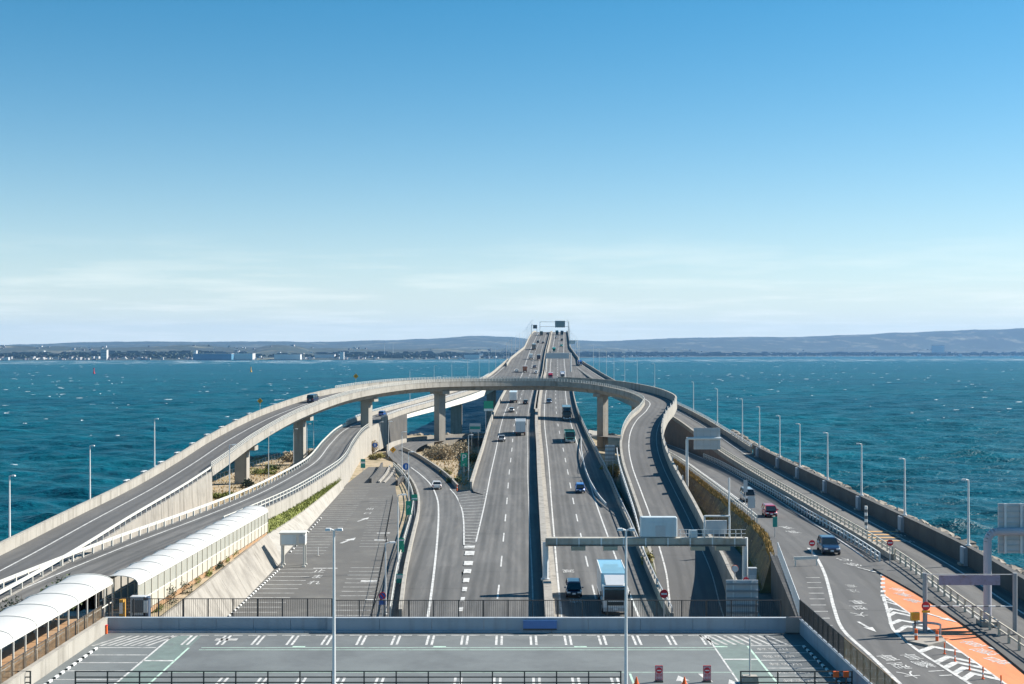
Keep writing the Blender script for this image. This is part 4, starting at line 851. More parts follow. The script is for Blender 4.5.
for k in range(5):
    for j in (-.55, .55): stop_block(-29.3, 90.9 - 2.25 * k + j, 0, 'wheel stop by the left deck wall, %s from the far end' % ORD[2 * k + (j < 0)], 'wheel stops left on the deck')
    for j in (-.55, .55): stop_block(20.7, 91.5 - 2.2 * k + j, 0, 'wheel stop by the right deck wall, %s from the far end' % ORD[2 * k + (j < 0)], 'wheel stops right on the deck')
# parapet walls of the deck, built of panels
def deck_wall(label, a, b, th, h, m, n, name='deck_wall', cop=True, z=DZ):
    a, b = Vector((*a, z)), Vector((*b, z)); o = empty(name, a, math.atan2(b.y - a.y, b.x - a.x), label, 'wall'); L = (b - a).length
    for k in range(n):
        x0, x1 = L * k / n + .012, L * (k + 1) / n - .012
        MB().box(((x0 + x1) / 2, 0, h / 2), (x1 - x0, th, h)).build('panel', m, o)
    if cop: MB().box((L / 2, 0, h + .035), (L, th + .06, .07)).build('coping', m, o)
    return o
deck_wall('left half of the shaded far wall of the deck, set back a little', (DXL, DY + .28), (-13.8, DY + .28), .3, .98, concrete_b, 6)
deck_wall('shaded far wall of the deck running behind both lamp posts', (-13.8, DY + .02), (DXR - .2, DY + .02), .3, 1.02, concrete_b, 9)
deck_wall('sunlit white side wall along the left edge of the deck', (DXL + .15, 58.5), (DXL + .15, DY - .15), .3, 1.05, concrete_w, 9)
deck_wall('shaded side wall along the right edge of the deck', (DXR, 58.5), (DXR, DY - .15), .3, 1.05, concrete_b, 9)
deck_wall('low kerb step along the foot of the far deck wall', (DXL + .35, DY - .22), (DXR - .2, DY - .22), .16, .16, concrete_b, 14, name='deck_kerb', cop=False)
def fence(label, a, b, h, m, pitch, picks, z, nr=2, r=.03, name='metal_fence', mp=None, low=.08):
    a, b = Vector((*a[:2], z if len(a) < 3 else a[2])), Vector((*b[:2], z if len(b) < 3 else b[2])); L = (b - a).length
    o = empty(name, a, math.atan2(b.y - a.y, b.x - a.x), label, 'fence'); n = max(1, round(L / pitch)); sl = (b.z - a.z) / L
    me = MB().box((0, 0, h / 2), (.09, .09, h)).mesh('post'); me.materials.append(m)
    for k in range(n + 1): c = link('post', me, None, o); c.location = (L * k / n, 0, sl * L * k / n)
    for k in range(nr):
        hz = h * (1 - k * (1 - low) / max(1, nr - 1)) - .03
        c = MB().bar((0, 0, hz), (L, 0, hz + sl * L), r, 6).build('handrail', m, o)
    if picks:
        mb = MB(); np_ = int(L / picks)
        for k in range(np_):
            x = (k + .5) * L / np_; mb.box((x, 0, (h + low) / 2 + sl * x), (.022, .022, h * .92))
        c = mb.build('pickets', mp or m, o); c['kind'] = 'stuff'
    return o
fence('dark picket fence behind the far deck wall, left of the left lamp post', (DXL, 98.35), (-13.6, 98.35), 2.30, dark_st, 1.87, .14, DZ)
fence('dark picket fence behind the far deck wall, from lamp post to right corner', (-13.4, 98.15), (20.3, 98.15), 2.22, dark_st, 1.87, .14, DZ)
fence('dark picket fence standing on the right deck wall', (DXR, 97.0), (DXR, 84.2), 1.35, dark_st, 1.5, .12, DZ + 1.12)
fence('rusty stained fence end on the right deck wall nearest the camera', (DXR, 84.0), (DXR, 72), 1.35, rust_st, 1.5, .12, DZ + 1.12)
fence('grey galvanised picket fence on the bank beside the toll lane curve', (22.0, 97.6, 11.0), (27.6, 135, 10.95), 1.35, galv_l, 1.6, .14, 11)
fence('brown mesh fence above the sunlit left deck wall beside the covered walkway', (DXL - .2, 58.5), (DXL - .2, 97.2), 2.0, dark_st, 1.9, .12, DZ + .02, mp=rust_st)
def barrier(label, x0, x1, y):
    o = empty('rail_barrier', (x0, y, DZ), 0, label, 'railing'); L = x1 - x0; n = max(1, round(L / 2.05))
    me = MB().box((0, 0, .55), (.08, .08, 1.1)).mesh('post'); me.materials.append(black_st)
    for k in range(n + 1): c = link('post', me, None, o); c.location = (L * k / n, 0, 0)
    for hz in (1.1, .75, .42): MB().bar((-.05, 0, hz), (L + .05, 0, hz), .04, 6).build('handrail', black_st, o)
barrier('black three-bar railing at the bottom edge, long middle stretch', -27.1, 6.75, 80.7)
barrier('black three-bar railing at the bottom edge, short piece at left', -33.5, -29.9, 80.7)
barrier('black three-bar railing at the bottom edge, short piece at right', 14.2, 21.1, 80.7)
# boards on the far wall
o = empty('blue_board', (atd(540, 96.7, 0).x, 96.78, DZ + .3), 0, 'plain blue board fixed to the far deck wall', 'board')
MB().box((0, 0, .35), (2.5, .06, .62)).build('panel', mat('board_blue', (.06, .16, .40), .5, .08, 1, obj=True), o); MB().box((0, -.02, 0), (2.5, .05, .1)).build('bottom_rail', black_st, o)
o = empty('corner_board', (21.0, 96.6, DZ), 0, 'grey-brown board at the right far corner of the deck', 'board')
MB().box((0, 0, .65), (1.25, .12, 1.2)).build('panel', mat('board_brown', (.34, .29, .27), .6, .12, 1, obj=True), o); MB().box((0, 0, .05), (1.3, .3, .1)).build('base', concrete_d, o)
# covered walkway at the left
def walkway(name, label, xr, wd, y0, y1, z0, z1, floor_dz, bays, solid):
    o = empty(name, (xr, y0, z0 - floor_dz), 0, label, 'walkway'); L = y1 - y0; xl = xr[0] if False else None
    X = lambda t: xr; Z = lambda t: z0 + (z1 - z0) * t
    N = 14; rise = .72
    for b in range(bays):              # each membrane bay bellies a little between its arches
        mb = MB(); vs = []; R = 6
        for r in range(R + 1):
            t = (b + r / R) / bays; sag = .10 * math.sin(math.pi * r / R)
            for k in range(N + 1):
                a = math.pi * k / N; x = -wd / 2 + wd / 2 * math.cos(a) * (1.0); z = Z(t) - z0 + floor_dz + (rise - sag) * math.sin(a) ** .8
                vs.append((x, L * t, z))
        m_ = N + 1
        mb.add(vs, [(r * m_ + k, r * m_ + k + 1, (r + 1) * m_ + k + 1, (r + 1) * m_ + k) for r in range(R) for k in range(N)])
        c = mb.build('roof_membrane', canopy_m, o, True)
    for b in range(bays + 1):
        t = b / bays; pts = []
        for k in range(N + 1):
            a = math.pi * k / N; pts.append(Vector((-wd / 2 + (wd / 2 + .02) * math.cos(a), L * t, Z(t) - z0 + floor_dz + (rise + .015) * math.sin(a) ** .8)))
        mb = MB()
        for p_, q_ in zip(pts, pts[1:]): mb.bar(p_, q_, .045, 5)
        mb.build('arch_rib', white_st, o)
    npst = bays * 2
    for sx in (0, -wd):
        for k in range(npst + 1):
            t = k / npst; z = Z(t) - z0
            MB().box((sx, L * t, z + floor_dz / 2), (.10, .10, floor_dz)).build('post', white_st if not solid else cream_st, o)
        MB().bar((sx, 0, floor_dz), (sx, L, z1 - z0 + floor_dz), .08, 6).build('eave_beam', white_st, o)
        MB().bar((sx, 0, 1.15), (sx, L, z1 - z0 + 1.15), .05, 6).build('handrail', white_st, o)
    fo_ = .3 if not solid else -.06
    MB().add([(fo_, 0, 0), (-wd - .3, 0, 0), (-wd - .3, L, z1 - z0), (fo_, L, z1 - z0), (fo_, 0, -.4), (-wd - .3, 0, -.4), (-wd - .3, L, z1 - z0 - .4), (fo_, L, z1 - z0 - .4)],
             [(0, 1, 2, 3), (7, 6, 5, 4), (0, 4, 5, 1), (1, 5, 6, 2), (2, 6, 7, 3), (3, 7, 4, 0)]).build('floor', mat('orange_tiles', (.34, .20, .10), .8, .15, 1.5, col2=(.30, .24, .17), scale2=.6), o)
    if solid:                          # translucent side screens
        for k in range(npst):
            t0, t1 = (k + .06) / npst, (k + .94) / npst
            a, b_ = L * t0, L * t1; za, zb = (z1 - z0) * t0, (z1 - z0) * t1
            MB().add([(.0, a, za + 1.2), (.0, b_, zb + 1.2), (.0, b_, zb + floor_dz - .1), (.0, a, za + floor_dz - .1), (-.03, a, za + 1.2), (-.03, b_, zb + 1.2), (-.03, b_, zb + floor_dz - .1), (-.03, a, za + floor_dz - .1)],
                     [(0, 1, 2, 3), (7, 6, 5, 4), (0, 4, 5, 1), (1, 5, 6, 2), (2, 6, 7, 3), (3, 7, 4, 0)]).build('screen_pane', pane_m, o)
            MB().add([(.0, a, za + .1), (.0, b_, zb + .1), (.0, b_, zb + 1.1), (.0, a, za + 1.1), (-.03, a, za + .1), (-.03, b_, zb + .1), (-.03, b_, zb + 1.1), (-.03, a, za + 1.1)],
                     [(0, 1, 2, 3), (7, 6, 5, 4), (0, 4, 5, 1), (1, 5, 6, 2), (2, 6, 7, 3), (3, 7, 4, 0)]).build('lower_panel', cream_st, o)
    return o
walkway('covered_walkway', 'white barrel-roofed walkway beside the deck at the lower left', -31.6, 3.9, 66, 102.8, 13.75, 13.75, 2.6, 9, False)
walkway('covered_walkway', 'longer white barrel-roofed walkway with side screens above the lot wall', -29.7, 3.1, 103.2, 158, 13.55, 12.65, 2.5, 14, True)
tb = MB(); tb.box((-35.2, 82, 8.6), (8.8, 46, 5.0)); struct(tb.build('walkway_terrace', concrete))
tb = MB(); tb.box((-32.3, 104.6, 8.4), (5.4, 3.2, 5.2)); struct(tb.build('walkway_landing', concrete))
# sloped wall between the planting strip and the lot
SW = Path([(-29.1, 98.8, 10.2), (-29.1, 115, 10.15), (-29.4, 135, 10.1), (-30.0, 158, 9.9)], 2)
o = empty('sloped_wall', (-29, 99, GZ), 0, 'large pale sloped concrete wall between walkway planting and parking lot', 'retaining wall'); inv = Matrix.Translation(-Vector(o.location))
nP = 10
for k in range(nP):
    a, b = SW.len * k / nP, SW.len * (k + 1) / nP
    sweep('wall_panel', SW, a + .02, b - .02, [(0, 0), (.3, .02), (lambda s: 2.3 + .3 * s / SW.len, 6.4, True), (0, 6.4, True)], mat('slope_concrete', (.29, .27, .235), .9, .15, .4, col2=(.2, .185, .16), scale2=.25, fac2=(.48, .7), streak=(.8, (.14, .125, .105), .6)), o).data.transform(inv)
sb = MB(); ss = SW.grid(0, SW.len); vs = []
for d in ss: vs += [SW.pt(d, -.05, .02), SW.pt(d, -3.9, .35)]
sb.add(vs, [(2 * i, 2 * i + 1, 2 * i + 3, 2 * i + 2) for i in range(len(ss) - 1)]); struct(link('planting_strip', sb.mesh('strip', fix=False), dirt))
# ------------------------------------------------------------------ lower parking lot
LZ = 6.9
lot = struct(sheet('parking_lot', [(-27.2, 60, LZ), (-11.0, 60, LZ), (-11.6, 124, LZ), (-14.4, 160, LZ), (-17.4, 203, LZ), (-21.5, 240, LZ), (-25.5, 285, LZ), (-31.5, 285, LZ), (-31.6, 250, LZ), (-28.6, 175, LZ), (-27.8, 152, LZ), (-27.0, 120, LZ)], asphalt_lot))
def lmark(x0, x1, y0, y1, m=paint, name='stall_line', skew=0.0): return mark(x0, x1, y0, y1, m, name, lot, LZ, skew, dz=.012)
for k in range(14): lmark(-27.3, -22.7, 118 + 2.5 * k, 118.16 + 2.5 * k, paint)
for k in range(30):
    y = 162 + 2.55 * k; xl = np.interp(y, [160, 250], [-28.0, -31.0]); lmark(xl, xl + 4.6, y, y + .17, paint_worn)
for k in range(14):
    y = 119 + 2.5 * k; xr = np.interp(y, [124, 160, 203], [-13.3, -15.6, -18.6]); lmark(xr - 3.8, xr, y, y + .16, paint)
for k in range(22):
    y = 168 + 2.6 * k; xr = np.interp(y, [124, 160, 203, 240], [-13.3, -15.8, -18.8, -23]); lmark(xr - 3.4, xr, y, y + .16, paint_worn)
lmark(-23.1, -20.3, 151.0, 151.4, paint, 'stop_line')
road_text('止まれ', [(319.3, 571.3), (316.8, 577), (314.2, 583)], 1.5, -.05, LZ, lot, st=1.7)
road_text('出口', [(370, 509), (367.5, 513.5)], 1.3, -.05, LZ, lot, st=1.9)
arrow(at(348.4, 540.5, LZ), -.25, 5.5, 1.3, paint, lot); arrow(at(363.5, 519.5, LZ), -.25, 5, 1.0, paint, lot)
for px, py in ((369, 581), (374, 600), (381, 540), (383.5, 533)): p = at(px, py, LZ); lmark(p.x - .9, p.x + .9, p.y - .5, p.y + .4, paint, 'bay_text_patch')
for k in range(26):
    y = 118.8 + 1.25 * k; stop_block(-26.9, y, 0, 'wheel stop at the lower lot wall, %s from the deck fence' % ORD[k], 'wheel stops along the lower lot wall', z=LZ)
for k in range(14):
    y = 163.5 + 2.55 * k; stop_block(np.interp(y, [160, 250], [-27.7, -30.7]), y, 0, 'small wheel stop in the far row beyond the booth, %s from it' % ORD[k], 'far wheel stops in the lower lot', z=LZ)
# low walls at the far exit of the lot
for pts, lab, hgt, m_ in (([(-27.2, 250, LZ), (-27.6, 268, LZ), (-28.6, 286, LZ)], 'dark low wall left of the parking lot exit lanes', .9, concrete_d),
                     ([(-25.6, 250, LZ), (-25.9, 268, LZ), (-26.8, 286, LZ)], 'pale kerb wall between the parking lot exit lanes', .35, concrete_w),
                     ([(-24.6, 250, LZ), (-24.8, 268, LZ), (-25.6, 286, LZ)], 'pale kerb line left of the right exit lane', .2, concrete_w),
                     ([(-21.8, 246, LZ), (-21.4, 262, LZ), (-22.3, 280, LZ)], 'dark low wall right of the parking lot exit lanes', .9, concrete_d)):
    q_ = Path(pts, 3); wall('low_wall', lab, q_, 0, q_.len, -.2, .2, hgt, m_, base=-.3)
# retaining strip with grass between the slip road wall and the lot
GS = Path([(-27.9, 160, LZ), (-28.7, 180, LZ), (-30.2, 220, LZ), (-31.0, 240, LZ)], 3)
gap = lambda s: max(.3, .55 * (GS.pt(s).x - DP.pt(DP.s_at_y(GS.pt(s).y), 3.7).x))
o = empty('low_wall', GS.pt(0), 0, 'low pale wall edging the grass strip above the lower lot', 'wall'); inv = Matrix.Translation(-Vector(o.location))
sweep('wall_body', GS, 0, GS.len, [(lambda s: -gap(s) - .35, -.3), (0, -.3), (lambda s: -gap(s), 1.6), (lambda s: -gap(s) - .35, 1.6)], concrete_w, o).data.transform(inv)
gs = MB(); ss = GS.grid(0, GS.len); vs = []
for d in ss:
    p = GS.pt(d); q1 = DP.pt(DP.s_at_y(p.y), 3.6); vs += [GS.pt(d, -gap(d) - .2, 1.55), (min(q1.x, p.x - .6), p.y, LZ + 2.4)]
gs.add(vs, [(2 * i, 2 * i + 1, 2 * i + 3, 2 * i + 2) for i in range(len(ss) - 1)]); struct(link('grass_strip', gs.mesh('gs', fix=False), leaf_mats['grass']))
# ground cover right of the lot and by the ramps
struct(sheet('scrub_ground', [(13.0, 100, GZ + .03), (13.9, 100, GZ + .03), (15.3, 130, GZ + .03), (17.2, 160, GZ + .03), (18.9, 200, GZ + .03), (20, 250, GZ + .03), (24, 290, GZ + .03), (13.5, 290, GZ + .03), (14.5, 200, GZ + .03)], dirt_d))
# ------------------------------------------------------------------ street lamps
def lamp(p, h, label, group, arm=1.0, ang=0.0, r=.13, head=2, m=galv_l, plinth=None):
    o = empty('street_lamp', p, ang, label, 'street lamp', group)
    if plinth: MB().box((0, 0, plinth / 2 - .02), (.75, .75, plinth), taper=.92).build('plinth', concrete_b, o)
    z0 = plinth or 0
    MB().bar((0, 0, z0), (0, 0, h), r, 8, r * .55).build('pole', m, o); MB().bar((0, 0, z0), (0, 0, z0 + .12), r * 2, 8).build('base_flange', m, o)
    for s_ in ((-1, 1) if head == 2 else (1,)):
        MB().bar((0, 0, h - .05), (s_ * arm * .5, 0, h + .05), r * .5, 6).build('arm', m, o)
        hd = MB().box((s_ * arm * .85, 0, h + .04), (arm * .8, .34, .14), taper=.8).build('lamp_head', m, o)
        MB().box((s_ * arm * .85, 0, h - .035), (arm * .6, .24, .03)).build('lens', lamp_m, hd)
    return o
# on the deck
for px, wd in ((334, 'left'), (626, 'right')):
    lamp(atd(px, 78, DZ), 10.25, 'tall white twin-head lamp post on the deck, %s one' % wd, 'deck lamp posts', .42, 0, .12)
# left side, along the sea wall of the left road
for i, (px, yt, yb, d) in enumerate(((8.5, 465 + 11, 540, 129), (90, 446, 503, 171), (152.5, 419, 470, 212))):
    s_ = min((float(s) for s in LP.S if LP.pt(s).x < -40 and LP.pt(s).y < 260), key=lambda s: abs(512 + F * LP.pt(s, -WL - .6).x / LP.pt(s, -WL - .6).y - px)); p = LP.pt(s_, -WL - .6); z = zat(yt, p.y)
    lamp(Vector((p.x, p.y, p.z - .4)), max(8, z - p.z + .4), 'street lamp behind the left sea parapet, %s from the left' % ORD[i], 'lamps along the left sea parapet', .5, 0, .14, 1)
spec = [(229.5, 445, 497, 11, 'street lamp beside the lower left road where the overpass abutment begins'), (268.5, 432, 480, 7, 'street lamp between overpass and lower left road, leftmost of four on the scrub'),
        (293.5, 429, 465, 7, 'street lamp left of the second overpass pier above the scrub'), (307, 424, 461, 7, 'street lamp right of the second overpass pier'), (313.5, 421, 455, 7, 'thin street lamp just left of the slip road bend'),
        (380, 422, 450, 6.5, 'street lamp right of the tall overpass pier, left of a pair'), (388.5, 421.5, 458, 6.5, 'street lamp right of the tall overpass pier, right of a pair'),
        (402, 432, 476, 6.9, 'street lamp at the far end of the strip between lot and slip road'), (408.5, 452, 502, 6.9, 'street lamp standing by the blue round sign beside the slip road'),
        (398, 495, 572, 6.9, 'street lamp beside the tall green board in the lot strip'), (385.5, 543, 615, 6.9, 'street lamp at the right edge of the lower lot nearest the deck'), (468.5, 435, 480, 6.9, 'street lamp on the scrub corner by the green P sign')]
for px, yt, yb, z, lab in spec:
    p = at(px, yb, z); lamp(p, min(12, zat(yt, p.y) - z), lab, 'street lamps on the island', .8, .3, .10, 1)
# right side on the sea wall
for i, (px, yt, yb) in enumerate(((694, 382, 426), (718, 389, 420), (742, 399, 434), (761, 407, 447), (781, 416, 457), (803, 424, 470), (832, 433, 483), (866, 444, 503), (912, 459, 524), (975, 480, 552))):
    best = min((float(s) for s in IP.S if 90 < IP.pt(s).y < 420), key=lambda s: abs(512 + F * IP.pt(s, 3.9).x / IP.pt(s, 3.9).y - px)); p = IP.pt(best, 3.45 if px > 750 else 3.8); base = 1.87 if px > 750 else -.4
    pp = Vector((p.x, p.y, p.z + base)); h = zat(yt, p.y) - pp.z
    lamp(pp, h, 'street lamp on the right sea wall, %s from the camera end' % ORD[9 - i], 'lamps along the right sea wall', .55, math.pi, .14, 1)
    if px > 750:
        o = empty('lamp_plinth', IP.pt(best, 3.0, -.04), IP.ang(best), 'pale concrete block in the sea wall under the %s lamp' % ORD[9 - i], 'plinth', 'lamp plinths of the sea wall')
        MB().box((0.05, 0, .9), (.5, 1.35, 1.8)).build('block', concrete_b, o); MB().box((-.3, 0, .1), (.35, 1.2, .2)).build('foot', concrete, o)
# along the far bridge
k = 0
for d in np.arange(430, 1140, 34):
    for pth, fo, sg, nm in ((ML, left_out, -1, 'left'), (MR, right_out, 1, 'right')):
        s_ = pth.s_at_y(d); dd = pth.pt(s_).y
        if dd < 668:
            q_ = DP if sg < 0 else IP; s2 = q_.s_at_y(dd); p = q_.pt(s2, sg * 3.5, 1.0)
        else: p = pth.pt(s_, fo(dd) + sg * .2, 1.3)
        lamp(p, 10.5, 'thin street lamp on the %s edge of the far bridge, %s up the climb' % (nm, ORD[min(k, 23)]), 'far bridge lamps', .9, 0 if sg < 0 else math.pi, .10, 1)
    k += 1
# ------------------------------------------------------------------ signs
def sign(px, yt, yb, zb, kind, label, w_px=None, back=False, d=None, cat='road sign', pole_dx=0.0, text=None):
    """pole sign: top and foot rows in the photo give distance and height"""
    p = at(px, yb, zb) if d is None else atd(px, d, zb); k = p.y / F; top = zat(yt, p.y) - zb; W_ = (w_px or 8) * k
    o = empty('road_sign', p, 0, label, cat)
    R = W_ / 2
    if kind in ('noentry', 'round', 'blue_round', 'mirror'):
        zc_ = top - R; MB().bar((0, .03, 0), (0, .03, top - .1), .045, 6).build('pole', galv, o)
        if kind == 'noentry':
            f_ = MB().disc((0, -.03, zc_), R, (0, 1, 0), .04).build('disc', red_m, o); MB().box((0, -.058, zc_), (R * 1.35, .02, R * .36)).build('bar', white_m, f_)
        elif kind == 'round':
            f_ = MB().disc((0, -.03, zc_), R, (0, 1, 0), .04).build('disc', red_m, o); MB().disc((0, -.055, zc_), R * .76, (0, 1, 0), .02).build('face', blue_m, f_)
            q_ = MB(); a = R * .52; q_.add([(-a - .06, -.07, zc_ + a), (-a + .06, -.07, zc_ + a + .06), (a + .06, -.07, zc_ - a), (a - .06, -.07, zc_ - a - .06)], [(0, 1, 2, 3)]); link('slash', q_.mesh('slash', fix=False), red_m, f_)
            MB().box((0, -.03, zc_ - R - .28), (R * 1.9, .03, .4)).build('plate', blue_m, o)
        elif kind == 'blue_round': f_ = MB().disc((0, -.03, zc_), R, (0, 1, 0), .04).build('disc', blue_m, o); MB().box((0, -.06, zc_), (R * .3, .02, R * 1.1)).build('arrow', white_m, f_)
        else: f_ = MB().disc((0, -.03, zc_), R, (0, 1, 0), .12).build('mirror', panel_m, o); MB().disc((0, .03, zc_), R * 1.1, (0, 1, 0), .06).build('rim', org_m, o)
    elif kind == 'diamond':
        MB().bar((0, .03, 0), (0, .03, top - .1), .045, 6).build('pole', galv, o); zc_ = top - R
        f_ = MB().add([(0, -.03, zc_ - R), (R, -.03, zc_), (0, -.03, zc_ + R), (-R, -.03, zc_), (0, .0, zc_ - R), (R, .0, zc_), (0, .0, zc_ + R), (-R, .0, zc_)], [(0, 1, 2, 3), (7, 6, 5, 4), (0, 4, 5, 1), (1, 5, 6, 2), (2, 6, 7, 3), (3, 7, 4, 0)]).build('panel', yel_m, o)
        MB().bar((-R * .3, -.05, zc_ - R * .4), (R * .15, -.05, zc_), R * .1, 5).build('symbol', black_st, f_); MB().bar((R * .15, -.05, zc_), (-R * .05, -.05, zc_ + R * .5), R * .1, 5).build('symbol', black_st, f_)
    return o
def board(px, y0, y1, w_px, d, zb, m, label, text=None, posts=1, tm=white_m, back=False, band=None, name='road_sign', th=.06, ribs=0, tsize=.6, rz=0.0, ptext=None):
    p = atd(px, d, zb); k = d / F; top = zat(y0, d) - zb; bot = zat(y1, d) - zb; W_ = w_px * k; H_ = top - bot
    o = empty(name, p, rz, label, 'road sign')
    f_ = MB().box((0, 0, (top + bot) / 2), (W_, th, H_)).build('panel', m, o)
    for i in range(posts):
        x = 0 if posts == 1 else -W_ * .3 + W_ * .6 * i; MB().bar((x, th / 2 + .05, 0), (x, th / 2 + .05, top - .05), .06, 6).build('post', galv, o)
    if band: MB().box((0, -th / 2 - .01, bot + H_ * band[0]), (W_ * .94, .02, H_ * band[1])).build('band', band[2], f_)
    if text:
        t_ = link('lettering', text_mesh(text, H_ * tsize), tm, f_); t_.location = (0, -th / 2 - .015, bot + H_ * .55); t_.rotation_euler = (math.pi / 2, 0, 0)
    for i in range(ribs): MB().box((0, -th / 2 - .05, bot + H_ * (i + .5) / ribs), (W_ * .99, .14, H_ / ribs * .3)).build('rib', mat('rib_shadow_grey', (.26, .27, .28), .6, .1, 1.5, obj=True), f_)  # ribs coloured darker to draw the shadow lines across the board
    if ribs:
        for s_ in (-.28, .28): MB().box((W_ * s_, -th / 2 - .06, (bot + top) / 2), (.1, .08, H_ * 1.02)).build('stiffener', galv_l, f_)
    return o
sign(382.5, 592, 625, 6.9, 'round', 'round no-stopping sign, red rim and blue face, at the near end of the lower lot', 7.5)
sign(664, 589.5, 640, 7.0, 'noentry', 'red no-entry sign at the foot of the right loop ramp', 8.6, d=112)
sign(746, 577, 640, 7.0, 'noentry', 'small red no-entry sign behind the ribbed sign board', 6.4, d=113)
sign(812, 540, 560, 10.9, 'noentry', 'red no-entry sign left of the dark SUV on the toll road', 6.2, d=134)
sign(890, 539.5, 566, 11, 'noentry', 'red no-entry sign on the fence between toll lanes and far right road', 6.4, d=129)
sign(261.5, 398, 415, 0, 'diamond', 'yellow diamond warning sign on the left sea parapet, lower one', 6.5, d=LP.pt(LP.near(-52, 250)).y); 
sign(354, 373.5, 385, 0, 'diamond', 'yellow diamond warning sign on the overpass parapet, upper one', 5.5, d=338)
sign(393, 446.5, 462, 6.9, 'diamond', 'yellow diamond warning sign beside the underpass road', 6.5)
sign(406, 463, 500, 6.9, 'blue_round', 'blue round arrow sign beside the parking slip road', 7.0)
sign(375, 442.5, 458, 6.8, 'blue_round', 'small blue round sign by the dry bush under the overpass', 5)
sign(735, 565.5, 640, 7.0, 'mirror', 'round traffic mirror beside the ribbed sign board', 6.5, d=114)
for o in [x for x in COL.objects if x.get('label', '').startswith('yellow diamond warning sign on the')]:      # stand these two on the parapet
    px_ = 261.5 if 'lower' in o['label'] else 354.0; s_ = min((float(s) for s in LP.S if LP.pt(s).x < -20 and LP.pt(s).y > 190), key=lambda s: abs(512 + F * LP.pt(s, -WL - .45).x / LP.pt(s, -WL - .45).y - px_)); p = LP.pt(s_, -WL - .45, -.3); o.location.x, o.location.y = p.x, p.y
    for c in o.children: pass
    k = {261: (398, 6.5), 354: (373.5, 5.5)}[261 if 'lower' in o['label'] else 354]
    dz_ = zat(k[0], p.y) - p.z - (zat(k[0], o.location.y) - 0); 
    for c in list(o.children):
        if c.name.startswith('pole'): c.data.transform(Matrix.Diagonal((1, 1, (zat(k[0], p.y) - p.z) / max(.1, max(v.co.z for v in c.data.vertices)), 1)))
        else: c.location.z = (zat(k[0], p.y) - p.z) - max(v.co.z for v in c.data.vertices)
    o.location.z = p.z
board(464, 453, 466.5, 6.8, 262, 6.9, green_m, 'green parking sign with large white P and arrow at the scrub corner', None, 1)
o = [x for x in COL.objects if x.get('label', '').startswith('green parking sign')][0]; pn = [c for c in o.children if c.name.startswith('panel')][0]
t_ = link('lettering', text_mesh('P', 1.9), white_m, pn); t_.location = (0, -.05, zat(458, 262) - 6.9); t_.rotation_euler = (math.pi / 2, 0, 0)
t_ = link('arrow', text_mesh('↙', .8), white_m, pn); t_.location = (0, -.05, zat(464.3, 262) - 6.9); t_.rotation_euler = (math.pi / 2, 0, 0)
board(408.5, 501, 515, 5.5, 192, 6.9, green_m, 'tall green board with white lettering at the far end of the lot strip', 'P', 1, tsize=.35)
board(414.5, 494.5, 500.5, 6, 196, 6.9, green_m, 'small green board beside the slip road kerb', None, 1, band=(.3, .2, white_m))
board(400.5, 538, 552, 7, 158, 6.9, green_m, 'tall green board at the middle of the lot strip', None, 1, band=(.85, .1, white_m))
board(399.5, 574, 583, 7, 140, 6.9, teal_m, 'teal board with pale top at the near end of the lot strip', None, 1, band=(.7, .4, panel_m))
board(363, 459, 468, 4.6, 268, 6.9, teal_m, 'narrow green sign at the lot exit lanes', None, 1, band=(.6, .2, white_m))
board(346, 448.5, 455, 4.4, 275, 11.4, teal_m, 'small green sign on the slip road rail', None, 1)
board(488.5, 401, 411, 9.5, 322, 10.6, green_m, 'green expressway sign left of the outbound carriageway', None, 2, band=(.12, .22, white_m))
board(475, 423.5, 432, 11, 318, 6.0, panel_m, 'pale grey sign board below the green expressway sign', None, 2, band=(.5, .35, teal_m))
board(610, 445, 461, 10, 250, 6.8, panel_m, 'grey ribbed back of a sign on the scrub between road and ramp', None, 2, ribs=4)
board(742, 580, 616, 32, 111.5, 7.0, panel_m, 'large grey ribbed back of a road sign behind the deck fence', None, 2, ribs=5, th=.12)
board(745.5, 480, 492, 4, 178, 10.2, panel_m, 'upper small grey sign back on the toll road bank', None, 1)
board(751.5, 496, 508, 7.2, 167, 10.3, panel_m, 'grey square sign back beside the red car', None, 1)
board(775, 517, 527, 4.5, 150, 10.4, teal_m, 'narrow green-backed sign post on the toll road bank', None, 1)
# red signs and cones on the deck
for px, tx in ((659, 'left'), (707, 'right')):
    d = 82.5; k = d / F; o = empty('entry_sign', atd(px, d, DZ), 0, 'red-bordered no-entry stand sign on the deck, %s one' % tx, 'sign', 'stand signs on the deck'); H_ = zat(665.5, d) - DZ
    MB().box((0, 0, H_ / 2 + .05), (7.8 * k, .05, H_ - .1)).build('panel', red_m, o); MB().box((0, -.03, H_ / 2 + .05), (6.9 * k, .02, H_ - .2)).build('face', mat('sign_pink_white', (.62, .42, .44), .6, .1, 2, obj=True), o)
    MB().disc((0, -.05, H_ - .3), .19, (0, 1, 0), .02).build('disc', red_m, o); MB().box((0, -.065, H_ - .3), (.26, .02, .06)).build('bar', white_m, o)
    for sx, tt in ((-.1, '進入'), (.1, '禁止')):
        for i, ch in enumerate(tt): t_ = link('lettering', text_mesh(ch, .2), red_m, o); t_.location = (sx, -.05, H_ - .62 - .22 * i); t_.rotation_euler = (math.pi / 2, 0, 0)
    MB().box((0, 0, .04), (.5, .4, .08)).build('base', black_st, o)
def cone(p, label, h=.5):
    o = empty('traffic_cone', p, 0, label, 'traffic cone', 'orange cones'); MB().bar((0, 0, .04), (0, 0, h), .16, 12, .03).build('cone_body', org_m, o); MB().box((0, 0, .02), (.36, .36, .04)).build('base', org_m, o)
    MB().bar((0, 0, h * .45), (0, 0, h * .62), .105, 12, .08).build('white_band', white_m, o)
